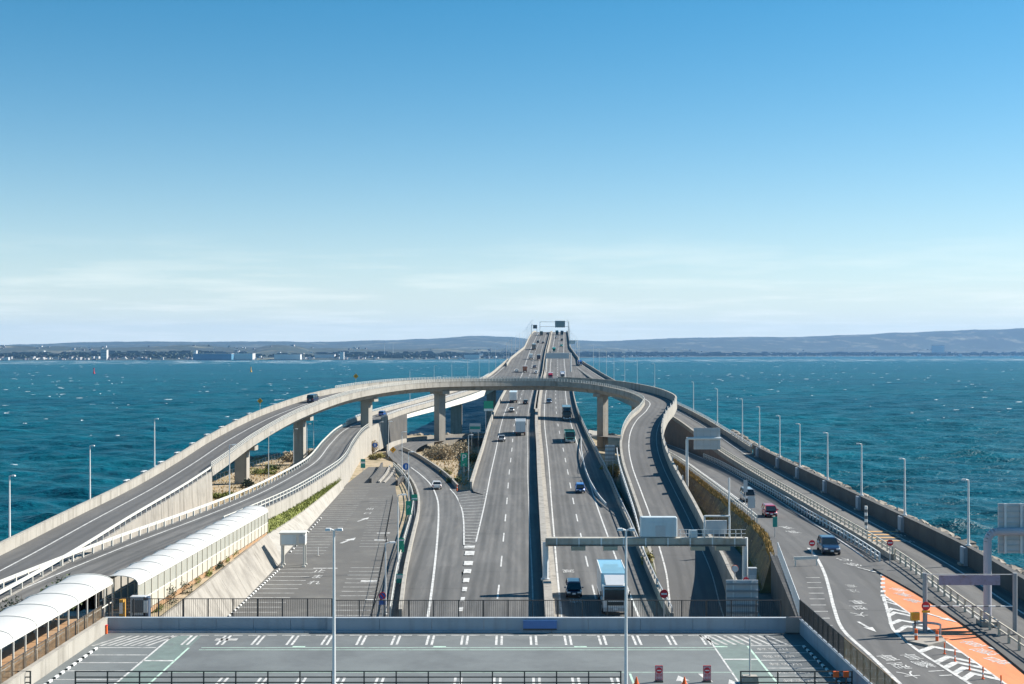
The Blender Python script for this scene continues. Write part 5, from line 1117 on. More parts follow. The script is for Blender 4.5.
cone(atd(684.5, 81.8, DZ), 'orange cone between the two stand signs on the deck'); cone(atd(636.5, 81.8, DZ), 'orange cone left of the two stand signs on the deck')
mark(7.6, 7.75, 80.5, 84.6, paint_green); arrow((10.9, 82.6, DZ), .1, 3.0, .9, paint, deck, .008); arrow((14.0, 81.9, DZ), .1, 2.4, .7, paint, deck, .008); mark(12.4, 12.75, 82.5, 84.6, paint, skew=-.3)
# slim post on a concrete foot, right on the deck
p = atd(750, 82.3, DZ); o = empty('slim_post', p, 0, 'slim white post on a pale concrete foot, right on the deck', 'post')
MB().box((0, 0, .22), (1.0, .7, .44), taper=.9).build('foot', concrete_w, o); MB().bar((0, 0, .4), (0, 0, zat(638, 82.3) - DZ), .06, 8).build('pole', white_st, o)
# fire extinguisher-like orange markers at the deck corners
for px, py, tx in ((105.5, 628, 'left far corner of the deck'),):
    o = empty('marker_box', atd(px, 96.6, DZ), 0, 'small orange marker standing at the %s' % tx, 'marker'); MB().box((0, 0, .3), (.26, .2, .6)).build('body', org_m, o); MB().box((0, 0, .63), (.3, .24, .06)).build('lid', red_m, o)
for px in (836, 846):
    o = empty('hazard_lamp', atd(px, 80.2, DZ), 0, 'orange hazard lamp on the right bottom railing, %s one' % ('left' if px < 840 else 'right'), 'hazard lamp', 'hazard lamps'); MB().bar((0, 0, 0), (0, 0, .95), .05, 6).build('stand', dark_st, o); MB().box((0, 0, 1.05), (.34, .12, .36)).build('plate', org_m, o)
# vending machine / lockers and bin by the walkway landing
for px, wpx, h_, m_, lab in ((122.5, 4, 1.7, mat('machine_ochre', (.55, .30, .05), .5, .08, 1, obj=True), 'yellow vending machine by the walkway at the left far corner'), (139, 15, 1.95, panel_m, 'grey-white locker cabinet by the walkway landing'), (147, 5, 1.9, mat('cabinet_slate', (.06, .09, .14), .5, .08, 1, obj=True), 'narrow dark blue cabinet right of the lockers')):
    d = 101.5; o = empty('cabinet', atd(px, d, 11.05), 0, lab, 'cabinet'); k = d / F
    MB().box((0, 0, h_ / 2), (wpx * k, .7, h_)).build('body', m_, o); MB().box((0, -.37, h_ * .62), (wpx * k * .8, .04, h_ * .5)).build('front_panel', white_m if m_ is not panel_m else panel_d, o); MB().box((0, -.37, h_ * .2), (wpx * k * .7, .04, .2)).build('slot', black_st, o)
# ------------------------------------------------------------------ gantries
def gantry_near():
    d = 136.0; zt, zb_ = zat(537.5, d), zat(545.5, d); xl, xr = atd(545.5, d, 0).x, atd(745, d, 0).x
    o = empty('sign_gantry', (xl, d, mz(d)), 0, 'steel sign gantry spanning the inbound carriageway and the right ramp', 'gantry'); z0 = mz(d)
    MB().box(((xr - xl) / 2, 0, (zt + zb_) / 2 - z0), (xr - xl, 1.0, zt - zb_)).build('beam', mat('gantry_grey', (.40, .38, .33), .6, .12, .5, obj=True, col2=(.30, .24, .17), scale2=.6, streak=(1.2, (.2, .15, .1), .5)), o)
    for px_ in (578, 610, 697, 722): MB().box((atd(px_, d, 0).x - xl, -.45, zb_ - z0 - .22), (1.5, .5, .42)).build('sign_light', mat('beige_lamp_box', (.40, .35, .26), .6, .1, 1, obj=True), o)
    MB().bar((.2, -.56, zb_ - z0 + .12), (xr - xl, -.56, zb_ - z0 + .12), .05, 6).build('conduit', dark_st, o)
    for i in range(9):
        x = (xr - xl) * (i + .5) / 9; MB().box((x, -.52, (zt + zb_) / 2 - z0), (.14, .06, zt - zb_ + .04)).build('stiffener', galv_l, o)
    MB().bar((0, 0, 0.9), (0, 0, zb_ - z0 + .3), .32, 10).build('column', galv_l, o)
    MB().bar((0, 0, 1.25), (0, 0, 1.4), .5, 10).build('base_plate', galv, o)
    MB().bar((xr - xl, 0, -.3), (xr - xl, 0, zt - z0), .3, 10).build('column', galv_l, o)
    X = lambda px: atd(px, d, 0).x - xl; Z = lambda py: zat(py, d) - z0
    # cabinet, its door and the catwalk
    c = MB().box(((X(640) + X(677)) / 2, .1, (Z(516.5) + Z(537.4)) / 2), (X(677) - X(640), .9, Z(516.5) - Z(537.4))).build('sign_cabinet', cab_m, o)
    bv = c.modifiers.new('bevel', 'BEVEL'); bv.width = .18; bv.segments = 3
    MB().box(((X(648) + X(670)) / 2, -.37, (Z(522) + Z(536)) / 2), (X(670) - X(648), .06, Z(522) - Z(536))).build('door', cab_m, c)
    MB().box(((X(655) + X(665)) / 2, -.42, (Z(525) + Z(536)) / 2), (X(665) - X(655), .05, Z(525) - Z(536))).build('hatch', panel_m, c)
    MB().box(((X(689) + X(697)) / 2, .1, (Z(530) + Z(537.4)) / 2), (X(697) - X(689), .5, Z(530) - Z(537.4))).build('junction_box', cab_m, o)
    MB().box(((X(706) + X(727)) / 2, .1, (Z(520.5) + Z(534)) / 2), (X(727) - X(706), .25, Z(520.5) - Z(534))).build('message_panel', panel_m, o)
    for px in (704.5, 729.5): MB().bar((X(px), 0, Z(540)), (X(px), 0, Z(515.5)), .10, 8).build('frame_post', galv_l, o)
    MB().bar((X(704.5), 0, Z(516)), (X(730), 0, Z(516)), .10, 8).build('frame_beam', galv_l, o)
    for px in np.arange(680, 746, 5.5): MB().bar((X(px), -.45, Z(537.5)), (X(px), -.45, Z(529)), .03, 5).build('catwalk_post', galv_l, o)
    for y in (529, 533): MB().bar((X(678), -.45, Z(y)), (X(745), -.45, Z(y)), .03, 5).build('catwalk_rail', galv_l, o)
    MB().bar((X(729.5), .2, Z(516)), (X(729.5), .2, Z(478)), .09, 8).build('camera_mast', galv_l, o)
gantry_near()
o = empty('control_box', atd(752, 128, GZ), 0, 'grey control box at the right foot of the sign gantry', 'cabinet')
MB().box((0, 0, 2.0), (.8, .6, 4.0)).build('body', panel_m, o); MB().box((0, -.32, 2.6), (.6, .04, 1.6)).build('door', galv_l, o); MB().box((0, 0, 4.03), (.9, .7, .08)).build('lid', galv, o)
# cantilever sign over the toll road
d = 225.0; o = empty('cantilever_sign', atd(687, d, 9.6), 0, 'cantilever gantry with pale ribbed sign panel beside the loop ramp', 'gantry'); X = lambda px: (px - 687) * d / F; Z = lambda py: zat(py, d) - 9.6
MB().bar((0, 0, -1), (0, 0, Z(439.5)), .26, 10).build('column', galv_l, o); MB().bar((-.1, 0, Z(438.5)), (X(721), 0, Z(438.5)), .22, 10).build('arm', galv_l, o)
pn = MB().box(((X(694) + X(720.5)) / 2, .3, (Z(428) + Z(449.5)) / 2), (X(720.5) - X(694), .12, Z(428) - Z(449.5))).build('panel', panel_m, o)
for i in range(4): MB().box((X(696.5 + i * 7), .2, (Z(428) + Z(449.5)) / 2), (.1, .1, Z(428) - Z(449.5))).build('rib', galv, pn)
for i in range(3): MB().box(((X(694) + X(720.5)) / 2, .17, Z(431 + i * 7.5)), (X(720.5) - X(694), .08, .1)).build('rib', galv, pn)
# big pipe gantry at the right edge
d = 100.0; o = empty('cantilever_sign', atd(987.5, d, 11), 0, 'thick grey pipe gantry with ribbed sign back at the right edge', 'gantry'); X = lambda px: (px - 987.5) * d / F; Z = lambda py: zat(py, d) - 11
zt = Z(531.5); cu = [(0, 0, 0), (0, 0, zt - .75)] + [(.75 - .75 * math.cos(a), 0, zt - .75 + .75 * math.sin(a)) for a in (.3, .6, .9, 1.2)] + [(.75, 0, zt), (X(1090), 0, zt)]
mb = MB()
for a, b in zip(cu, cu[1:]): mb.bar(a, b, .30, 12)
mb.build('pipe_frame', mat('mauve_grey_steel', (.44, .43, .47), .5, .08, 1, obj=True), o)
MB().box((0, 0, .2), (1.3, 1.3, .4)).build('base', concrete, o)
pn = MB().box(((X(1000) + X(1060)) / 2, .4, (Z(504) + Z(554)) / 2), (X(1060) - X(1000), .12, Z(504) - Z(554))).build('panel', panel_m, o)
for i in range(9): MB().box(((X(1000) + X(1060)) / 2, .3, Z(507 + i * 5.6)), (X(1060) - X(1000), .08, .09)).build('rib', galv, pn)
for i in range(3): MB().box((X(1006.5 + 16 * i), .24, (Z(504) + Z(554)) / 2), (.16, .1, Z(504) - Z(554))).build('rib', galv_l, pn)
# height limit bar of the orange lane
d = 97.0; zl = 11.02; o = empty('height_bar', atd(925, d, zl), 0, 'height limit frame with mauve hanging bar over the orange lane', 'height limit bar'); X = lambda px: (px - 925) * d / F; Z = lambda py: zat(py, d) - zl
for px in (925, 1015): MB().bar((X(px), 0, 0), (X(px), 0, Z(573)), .17, 12).build('post', mat('post_grey', (.30, .31, .32), .5, .08, 1, obj=True), o)
MB().bar((0, 0, Z(574.5)), (X(1015), 0, Z(574.5)), .035, 6).build('top_wire', galv, o)
MB().box(((X(939) + X(1000)) / 2, 0, (Z(575.5) + Z(585)) / 2), (X(1000) - X(939), .1, Z(575.5) - Z(585))).build('hanging_bar', mauve_m, o)
MB().bar((.1, -.1, Z(606)), (X(1012), -.1, Z(606)), .05, 6).build('barrier_arm', white_m, o)
for i in range(6): MB().bar((X(935 + i * 12), -.1, Z(606)), (X(940 + i * 12), -.1, Z(606)), .054, 6).build('arm_stripe', panel_d, o)
f_ = MB().disc((.0, -.2, Z(605.5)), 4.3 * d / F, (0, 1, 0), .04).build('no_entry_disc', red_m, o); MB().box((.0, -.23, Z(605.5)), (.42, .02, .11)).build('bar', white_m, f_); MB().box((0, -.2, Z(611)), (.62, .03, .16)).build('yellow_plate', yel_m, o)
# island at the bar
isl = [at(901, 636, 11.0), at(918, 632, 11.0), at(941, 637, 11.0), at(946, 643, 11.0), at(928, 647, 11.0), at(908, 643, 11.0)]
mb = MB(); n = len(isl); mb.add([p + Vector((0, 0, .0)) for p in isl] + [p + Vector((0, 0, .16)) for p in isl], [tuple(range(n, 2 * n))] + [(i, (i + 1) % n, n + (i + 1) % n, n + i) for i in range(n)]); struct(mb.build('traffic_island', concrete))
for px, py, tx in ((916, 640, 'left'), (937, 641, 'right')):
    o = empty('bollard', at(px, py, 11.15), 0, 'red and white bollard on the toll island, %s one' % tx, 'bollard', 'island bollards'); MB().bar((0, 0, 0), (0, 0, .8), .11, 10).build('tube', org_m, o); MB().bar((0, 0, .35), (0, 0, .5), .115, 10).build('band', white_m, o)
o = empty('crash_cushion', at(927, 633, 11.15), 0, 'white guard hoop round the height bar post', 'guard'); 
mb = MB()
for i in range(8):
    a0, a1 = math.pi * i / 8, math.pi * (i + 1) / 8; mb.bar((1.0 * math.cos(a0), .8 * math.sin(a0), .6), (1.0 * math.cos(a1), .8 * math.sin(a1), .6), .09, 6)
mb.build('hoop', white_st, o)
for sx in (-1.0, 1.0): MB().bar((sx, 0, -.12), (sx, 0, .62), .07, 6).build('leg', white_st, o)
MB().bar((0, .8, -.15), (0, .8, .62), .07, 6).build('leg', white_st, o)
o = empty('warning_board', at(915, 633, 11.1), 0, 'yellow warning lamp on a short stand at the nose of the island', 'warning lamp'); MB().box((0, 0, 1.25), (.62, .3, .6)).build('lamp_box', yel_m, o); MB().bar((0, 0, 0), (0, 0, 1.0), .06, 8).build('stand', dark_st, o); MB().disc((0, -.17, 1.25), .2, (0, 1, 0), .03).build('lens', amber_m, o)
for i, (px, py) in enumerate(((944.5, 654), (955, 661.5), (969.5, 670), (983, 679), (1001, 688))):
    o = empty('delineator_post', at(px, py, 11.01), 0, 'thin red and white delineator on the striped gore, %s from the island' % ORD[i], 'delineator', 'gore delineators'); MB().bar((0, 0, 0), (0, 0, .8), .045, 8).build('tube', org_m, o)
    MB().bar((0, 0, .3), (0, 0, .42), .05, 8).build('band', white_m, o); MB().bar((0, 0, 0), (0, 0, .04), .1, 8).build('base', org_m, o)
# striped pole and white barrier at the curve
p = at(866, 535, 11.0); o = empty('striped_post', p, 0, 'white post with dark stripes at the edge of the far right road', 'post'); H_ = zat(506, p.y) - 11
for i in range(9): MB().bar((0, 0, H_ * i / 9), (0, 0, H_ * (i + 1) / 9), .17 if i % 2 else .165, 10).build('band', white_m if i % 2 == 0 else panel_d, o)
p = at(806, 566, 10.95); o = empty('white_barrier', p, .25, 'white bar barrier closing the grass corner beside the toll road', 'barrier')
MB().box((0, 0, .8), (2.6, .12, .3)).build('bar', white_st, o)
for sx in (-1.15, 1.15): MB().box((sx, 0, .4), (.1, .1, .8)).build('leg', white_st, o)
# far gantries on the bridge
def far_gantry(d, x0, x1, y0, y1, label, panel=None, pm=panel_m, left_post=True, roadz=None):
    z0 = mz(d) if roadz is None else roadz; o = empty('sign_gantry', atd((x0 + x1) / 2, d, z0), 0, label, 'gantry'); cx_ = (x0 + x1) / 2; X = lambda px: (px - cx_) * d / F; Z = lambda py: zat(py, d) - z0
    for px in ((x0, x1) if left_post else (x1,)): MB().bar((X(px), 0, 0), (X(px), 0, Z(y0)), .28, 8).build('column', galv_l, o)
    for y in ((y0, y1) if y1 else (y0,)): MB().bar((X(x0), 0, Z(y)), (X(x1), 0, Z(y)), .22, 8).build('beam', galv_l, o)
    if panel: a, b, c, e_ = panel; MB().box(((X(a) + X(b)) / 2, -.4, (Z(c) + Z(e_)) / 2), (X(b) - X(a), .3, Z(c) - Z(e_))).build('panel', pm, o)
far_gantry(1150, 540, 569, 321.8, 326.5, 'wide gantry with dark message panel at the bridge crest', (555, 565, 320.8, 327.5), mat('panel_greenish', (.22, .27, .27), .6, .05, .3, obj=True))
far_gantry(620, 546, 571, 353.3, None, 'overhead sign board seen from behind above the inbound bridge lanes', (546, 569, 353, 358.6))
far_gantry(1060, 531.5, 537, 325, None, 'post with dark panel at the left of the bridge crest', (533, 537, 325, 328.6), panel_d)
far_gantry(860, 569.5, 577, 340.5, None, 'small sign gantry at the right of the bridge below the crest', (569.5, 575, 340.5, 344))
# white control booth on legs in the lot
p = at(293.5, 566, LZ); o = empty('booth_on_legs', p, .05, 'white box cabin on four legs at the wall of the lower lot', 'booth')
c = MB().box((0, 0, 3.25), (2.9, 1.9, 1.4)).build('cabin', white_st, o); MB().box((1.1, -.2, 3.25), (.75, 1.95, .9)).build('window', panel_m, c); MB().box((-.45, -.96, 3.25), (1.7, .05, 1.1)).build('panel', cab_m, c); MB().box((0, 0, 4.0), (3.1, 2.1, .12)).build('roof', white_st, c)
for sx in (-1.25, 1.3):
    for sy in (-.8, .8): MB().box((sx, sy, 1.3), (.2, .2, 2.6)).build('leg', white_st, o); MB().box((sx, sy, .08), (.4, .4, .16)).build('foot', white_st, o)
p = at(318, 556, LZ); o = empty('small_post', p, 0, 'short pale post standing among the stalls of the lower lot', 'post'); MB().bar((0, 0, 0), (0, 0, 1.1), .06, 8).build('tube', galv_l, o); MB().box((0, 0, .03), (.4, .4, .06)).build('base', concrete, o)
fence('dark low fence along the right stalls of the lower lot', (-13.0, 119), (-16.6, 172), .8, dark_st, 2.0, 0, LZ, nr=2, r=.02)
fence('dark low fence on the far lot strip beside the green boards', (-17.0, 174), (-20.4, 222), .8, dark_st, 2.0, 0, LZ, nr=2, r=.02)
fence('thin shore fence on the scrub behind the overpass piers', (-60, 228), (-56, 318), 1.1, galv, 3.0, 0, 6.7, nr=2)
# bin group and red sign at the gore nose
cone(at(457, 491, 7.05), 'orange marker drum at the nose of the striped gore', 1.3)
# ------------------------------------------------------------------ vehicles
def loft(sections, smooth=True):
    """sections: list of (y, [(x,z)...]) with the same number of points, mirrored already"""
    mb = MB(); n = len(sections[0][1]); vs = []
    for y, pts in sections: vs += [(x, y, z) for x, z in pts]
    fs = [(i * n + k, i * n + (k + 1) % n, (i + 1) * n + (k + 1) % n, (i + 1) * n + k) for i in range(len(sections) - 1) for k in range(n)]
    fs += [tuple(range(n - 1, -1, -1)), tuple(range((len(sections) - 1) * n, len(sections) * n))]
    mb.add(vs, fs); return mb
def sec(w, z0, z1, r=.12):
    return [(-w + r, z0), (w - r, z0), (w, z0 + r), (w, z1 - r), (w - r, z1), (-w + r, z1), (-w, z1 - r), (-w, z0 + r)]
car_paints = {}
def cpaint(name, col, metal=.2):
    if name not in car_paints:
        m = mat('car_paint_' + name, col, .28, .05, 2, metal=metal, obj=True); m.node_tree.nodes['Principled BSDF'].inputs['Coat Weight'].default_value = .6; car_paints[name] = m
    return car_paints[name]
def wheels(root, w, ys, r, wd=.2, twin=False):
    me = MB().bar((-wd / 2, 0, 0), (wd / 2, 0, 0), r, 16).mesh('wheel'); me.materials.append(tyre_m)
    mr = MB().bar((-wd / 2 - .01, 0, 0), (wd / 2 + .01, 0, 0), r * .6, 12).mesh('rim'); mr.materials.append(rim_m)
    for y in ys:
        for s_ in (-1, 1):
            c = link('wheel', me, None, root); c.location = (s_ * (w - wd / 2), y, r); link('rim', mr, None, c)
def make_car(kind):
    o = empty('car', (0, 0, 0))
    if kind == 'sedan': L, w, hb_, ht, hood, cab0, cab1 = 4.5, .87, .92, 1.44, .82, -1.55, .55
    elif kind == 'suv': L, w, hb_, ht, hood, cab0, cab1 = 4.8, .93, 1.02, 1.60, .95, -1.75, .2
    elif kind == 'van': L, w, hb_, ht, hood, cab0, cab1 = 4.6, .87, 1.12, 1.88, 1.0, -2.1, 1.25
    else: L, w, hb_, ht, hood, cab0, cab1 = 3.7, .81, .98, 1.52, .88, -1.65, .75
    h = L / 2; z0 = .24
    body = loft([(-h, sec(w * .90, z0 + .18, hb_ - .06)), (-h + .15, sec(w * .97, z0 + .06, hb_)), (-h + .8, sec(w, z0, hb_ + .02)), (0, sec(w, z0, hb_ + .01)), (cab1 + .3, sec(w, z0, hb_ - .02)),
                 (h - .75, sec(w * .98, z0, hood)), (h - .2, sec(w * .94, z0 + .04, hood - .12)), (h, sec(w * .84, z0 + .14, hood - .24))]).build('body', cpaint('white', (.75, .75, .74)), o, False)
    bv = .0
    ws = cab1 + (.95 if kind != 'van' else .55); rs = cab0 - (.55 if kind == 'sedan' else .16)
    gl = MB(); wt = w * .76
    bt = [(-w * .93, rs, hb_ - .03), (w * .93, rs, hb_ - .03), (w * .93, ws, hood + .02), (-w * .93, ws, hood + .02)]
    tp = [(-wt, cab0, ht - .05), (wt, cab0, ht - .05), (wt, cab1 - .1, ht - .05), (-wt, cab1 - .1, ht - .05)]
    gl.add(bt + tp, [(0, 1, 2, 3), (7, 6, 5, 4), (0, 4, 5, 1), (1, 5, 6, 2), (2, 6, 7, 3), (3, 7, 4, 0)]); gl.build('windows', glass, o)
    rf = MB(); e_ = .05
    rf.add([(-wt - .03, cab0 - .06, ht - .09), (wt + .03, cab0 - .06, ht - .09), (wt + .03, cab1 + .02, ht - .09), (-wt - .03, cab1 + .02, ht - .09), (-wt * .9, cab0 + .1, ht), (wt * .9, cab0 + .1, ht), (wt * .9, cab1 - .25, ht), (-wt * .9, cab1 - .25, ht)],
           [(0, 1, 2, 3), (7, 6, 5, 4), (0, 4, 5, 1), (1, 5, 6, 2), (2, 6, 7, 3), (3, 7, 4, 0)]); rf.build('roof', cpaint('white', (.75, .75, .74)), o)
    for s_ in (-1, 1):           # pillars
        mb = MB(); mb.bar((s_ * w * .935, ws - .03, hood + .02), (s_ * (wt + .015), cab1 - .08, ht - .06), .035, 5); mb.bar((s_ * w * .935, rs + .03, hb_ - .03), (s_ * (wt + .015), cab0 + .02, ht - .06), .06, 5)
        mb.bar((s_ * w * .935, (cab0 + cab1) / 2, hb_), (s_ * (wt + .015), (cab0 + cab1) / 2, ht - .06), .04, 5); mb.build('pillar', cpaint('white', (.75, .75, .74)), o)
        MB().box((s_ * w * .66, h - .10, hood - .27), (.36, .22, .15)).build('headlight', lamp_m, o)
        MB().box((s_ * w * .76, -h + .05, hb_ - .22), (.20, .16, .26)).build('tail_lamp', tail_m, o)
        MB().box((s_ * (w + .08), cab1 + .35, hb_ + .04), (.18, .12, .13)).build('mirror', cpaint('white', (.75, .75, .74)), o)
    MB().box((0, h - .07, z0 + .22), (w * 1.5, .16, .18)).build('grille', black_st, o); MB().box((0, h + .005, z0 + .26), (.33, .03, .16)).build('number_plate', white_m, o); MB().box((0, -h + .02, z0 + .45), (.33, .06, .16)).build('number_plate', white_m, o)
    wheels(o, w, (-h + .78, h - .82), .31 if kind != 'suv' else .36)
    return o
def make_truck(boxed=True, big=True):
    o = empty('truck', (0, 0, 0)); L = 10.5 if big else 6.2; w = 1.23 if big else .95; ch = 2.75 if big else 2.15; bh = 3.65 if big else 2.9; h = L / 2; cl = 1.9 if big else 1.6
    MB().box((0, -.1, .75), (w * 1.5, L - .8, .3)).build('chassis', black_st, o)
    loft([(h - cl, sec(w * .97, .5, ch, .1)), (h - .35, sec(w * .97, .5, ch, .12)), (h - .05, sec(w * .95, .5, ch - .9, .12)), (h, sec(w * .93, .55, 1.35, .1))]).build('cab', cpaint('white', (.75, .75, .74)), o)
    MB().add([(-w * .86, h + .05, 1.45), (w * .86, h + .05, 1.45), (w * .84, h - .10, ch - .30), (-w * .84, h - .10, ch - .30), (-w * .86, h - .13, 1.5), (w * .86, h - .13, 1.5), (w * .84, h - .39, ch - .35), (-w * .84, h - .39, ch - .35)],
             [(0, 1, 2, 3), (7, 6, 5, 4), (0, 4, 5, 1), (1, 5, 6, 2), (2, 6, 7, 3), (3, 7, 4, 0)]).build('windshield', glass, o)
    for s_ in (-1, 1):
        MB().box((s_ * w * .975, h - cl * .5, ch - .75), (.04, cl * .55, .7)).build('side_window', glass, o); MB().box((s_ * w * .7, h - .01, .85), (.4, .08, .2)).build('headlight', lamp_m, o)
        MB().box((s_ * w * .8, -h + .1, .8), (.3, .1, .2)).build('tail_lamp', tail_m, o); MB().box((s_ * (w + .14), h - .25, 2.0), (.12, .14, .5)).build('mirror', black_st, o)
    MB().box((0, h - .02, .55), (w * 1.86, .22, .34)).build('bumper', galv, o)
    MB().box((0, h + .0, 1.12), (w * 1.3, .1, .34)).build('grille', black_st, o); MB().box((0, h + .1, .62), (.4, .03, .2)).build('number_plate', white_m, o); MB().box((0, h - .12, ch - .12), (w * 1.7, .3, .1)).build('sun_visor', glass, o)
    bl = L - cl - .15
    if boxed:
        b = MB().box((0, -h + bl / 2, (bh + .95) / 2), (w * 2.02, bl, bh - .95)).build('cargo_box', cpaint('white', (.75, .75, .74)), o); MB().box((0, -h - .015, (bh + .95) / 2), (.05, .04, bh - 1.1)).build('door_seam', galv, b)
        for s_ in (-1, 1): MB().box((s_ * w * 1.0, -h + bl / 2, bh), (.08, bl, .08)).build('edge_trim', galv_l, b)
        mb = MB(); mb.add([(-w * .8, h - cl + .1, ch), (w * .8, h - cl + .1, ch), (w * .7, h - .5, ch + .05), (-w * .7, h - .5, ch + .05), (-w * .8, h - cl + .1, bh - .1), (w * .8, h - cl + .1, bh - .1)], [(0, 1, 2, 3), (4, 5, 1, 0), (2, 5, 4, 3), (1, 5, 2), (0, 3, 4)]); mb.build('wind_deflector', cpaint('white', (.75, .75, .74)), o)
    else:                       # open tipper
        b = MB(); b.box((0, -h + bl / 2, 1.15), (w * 1.98, bl, .25)); b.build('bed', cpaint('white', (.75, .75, .74)), o)
        for s_ in (-1, 1): MB().box((s_ * w * .96, -h + bl / 2, 1.8), (.08, bl, 1.1)).build('side_board', cpaint('white', (.75, .75, .74)), o)
        MB().box((0, -h + .05, 1.8), (w * 1.9, .08, 1.1)).build('tail_board', cpaint('white', (.75, .75, .74)), o); MB().box((0, -h + bl - .05, 2.0), (w * 1.9, .08, 1.5)).build('front_board', cpaint('white', (.75, .75, .74)), o); MB().box((0, -h + bl / 2, 1.6), (w * 1.8, bl - .3, .7)).build('load', dirt_d, o)
    wheels(o, w, (h - 1.1, -h + 2.6, -h + 1.3) if big else (h - .9, -h + 1.1), .5 if big else .38, .28)
    return o
PROTO = {k: make_car(k) for k in ('sedan', 'suv', 'van', 'kei')}
PROTO['box'] = make_truck(True, True); PROTO['tip'] = make_truck(False, True); PROTO['sbox'] = make_truck(True, False)
used = set()
def vehicle(kind, p, rz, paint_, label, cat, group, box_paint=None, pitch=0.0):
    o = PROTO[kind] if kind not in used else copy_tree(PROTO[kind]); used.add(kind)
    o.name = 'car' if kind in ('sedan', 'suv', 'van', 'kei') else 'truck'
    o.location = p; o.rotation_euler = (pitch, 0, rz); tag(o, label, cat, group)
    for c in o.children:
        nm = c.name.split('.')[0]; pt_ = None
        if nm in ('body', 'roof', 'pillar', 'mirror', 'cab', 'wind_deflector') and cat != 'truck' or nm in ('cab', 'wind_deflector'): pt_ = paint_
        if nm in ('cargo_box', 'bed', 'side_board', 'tail_board', 'front_board'): pt_ = box_paint or paint_
        if pt_ is not None: c.material_slots[0].link = 'OBJECT'; c.material_slots[0].material = pt_
    return o
WHT = cpaint('white', (.75, .75, .74)); SIL = cpaint('silver', (.45, .46, .47), .6); BLK = cpaint('black', (.012, .013, .016)); NAVY = cpaint('navy', (.015, .03, .075)); BLU = cpaint('blue', (.02, .12, .42)); RED = cpaint('red', (.42, .012, .04))
TEAL = cpaint('teal', (.01, .26, .22)); GRY = cpaint('grey', (.16, .165, .17)); LBL = cpaint('pale_blue', (.30, .58, .74)); BRN = cpaint('brown_orange', (.35, .10, .04)); DGR = cpaint('dark_teal', (.015, .06, .07))
def on_main(px, py, inb=False):
    d = y2d(py); pth = MR if inb else ML; s_ = pth.s_at_y(d); q_ = atd(px, d, 0); z = mz(d) + .015; gr_ = math.atan((mz(d + 4) - mz(d - 4)) / 8); a = pth.ang(s_)
    return Vector((q_.x, d, z)), (a + math.pi if inb else a), (-gr_ if inb else gr_)
G1, G2 = 'vehicles heading away on the bridge', 'vehicles coming down the bridge'
for kind, px, py, m_, bm_, lab in (
    ('sedan', 501.5, 441, SIL, None, 'silver car heading away, nearest on the outbound carriageway'), ('box', 520.5, 434, WHT, cpaint('box_pale', (.56, .62, .66)), 'tall pale box truck heading away just before the overpass shadow'),
    ('sedan', 511.5, 412, SIL, None, 'silver car heading away just past the overpass shadow'), ('box', 513.5, 402, WHT, WHT, 'white box truck heading away under the overpass'), ('sedan', 525.5, 404, BLK, None, 'black car heading away in the right lane under the overpass'),
    ('sbox', 525, 372, BRN, BRN, 'truck with brown-orange box heading away on the far bridge'), ('sedan', 534.6, 368, NAVY, None, 'dark car heading away beside the orange-brown truck'), ('sedan', 516.5, 372, WHT, None, 'white car left of the brown-orange truck on the far bridge'), ('sedan', 536, 373.5, WHT, None, 'white car heading away right behind the brown-orange truck'),
    ('sbox', 531, 359, NAVY, WHT, 'white truck with dark cab heading away below the crest'), ('sbox', 538.7, 360, BLU, NAVY, 'dark blue truck heading away in the right lane below the crest'), ('box', 534, 349.5, GRY, GRY, 'grey box truck climbing to the crest'),
    ('sedan', 543, 343.5, BLK, None, 'black car in the right lane near the crest'), ('van', 538, 343, DGR, None, 'dark van in the left lane near the crest'), ('box', 541.5, 335.6, GRY, DGR, 'dark truck at the very crest heading away'), ('van', 547.3, 334.6, BLK, None, 'dark van at the crest by the median')):
    p, a, g_ = on_main(px, py); vehicle(kind, p, a, m_, lab, 'truck' if kind in ('box', 'tip', 'sbox') else 'car', G1, bm_, g_)
for kind, px, py, m_, bm_, lab in (
    ('kei', 573.5, 594.5, NAVY, None, 'dark blue small car coming towards the camera beside the pale blue truck'), ('box', 612.0, 604, WHT, LBL, 'pale blue box truck with white cab nearest the deck fence'), ('kei', 580, 492, BLU, None, 'blue small car with pale roof coming down the middle of the inbound carriageway'),
    ('tip', 569.5, 441, TEAL, TEAL, 'teal green truck coming down just before the overpass shadow'), ('box', 566.5, 419, BLK, GRY, 'dark grey truck coming down right behind the teal truck'), ('sedan', 549, 403, NAVY, None, 'navy car coming down in the left lane under the overpass'),
    ('sbox', 562.5, 378.5, WHT, BLU, 'truck with bright blue box just beyond the overpass'), ('sbox', 550.5, 379.5, RED, cpaint('pink', (.5, .25, .27)), 'pinkish red truck hidden partly by the overpass rail'), ('sbox', 554, 352, TEAL, TEAL, 'teal truck above the overhead sign board'), ('sedan', 561.5, 346.5, TEAL, None, 'teal car coming down near the crest'),
    ('van', 562, 341, BLK, None, 'dark van coming down near the crest'), ('box', 562, 335.2, BLK, GRY, 'dark truck at the crest under the message panel, right lane'), ('box', 557, 335.0, DGR, DGR, 'dark truck at the crest under the message panel, left lane'), ('sedan', 556, 338.5, GRY, None, 'grey car just below the crest trucks')):
    p, a, g_ = on_main(px, py, True); vehicle(kind, p, a, m_, lab, 'truck' if kind in ('box', 'tip', 'sbox') else 'car', G2, bm_, g_)
p = at(436.5, 488.5, 7.02); vehicle('sedan', p + Vector((0, 0, .01)), FP.ang(FP.near(p.x, p.y)), WHT, 'white car leaving the carriageway on the parking slip road', 'car', 'cars on the side roads')
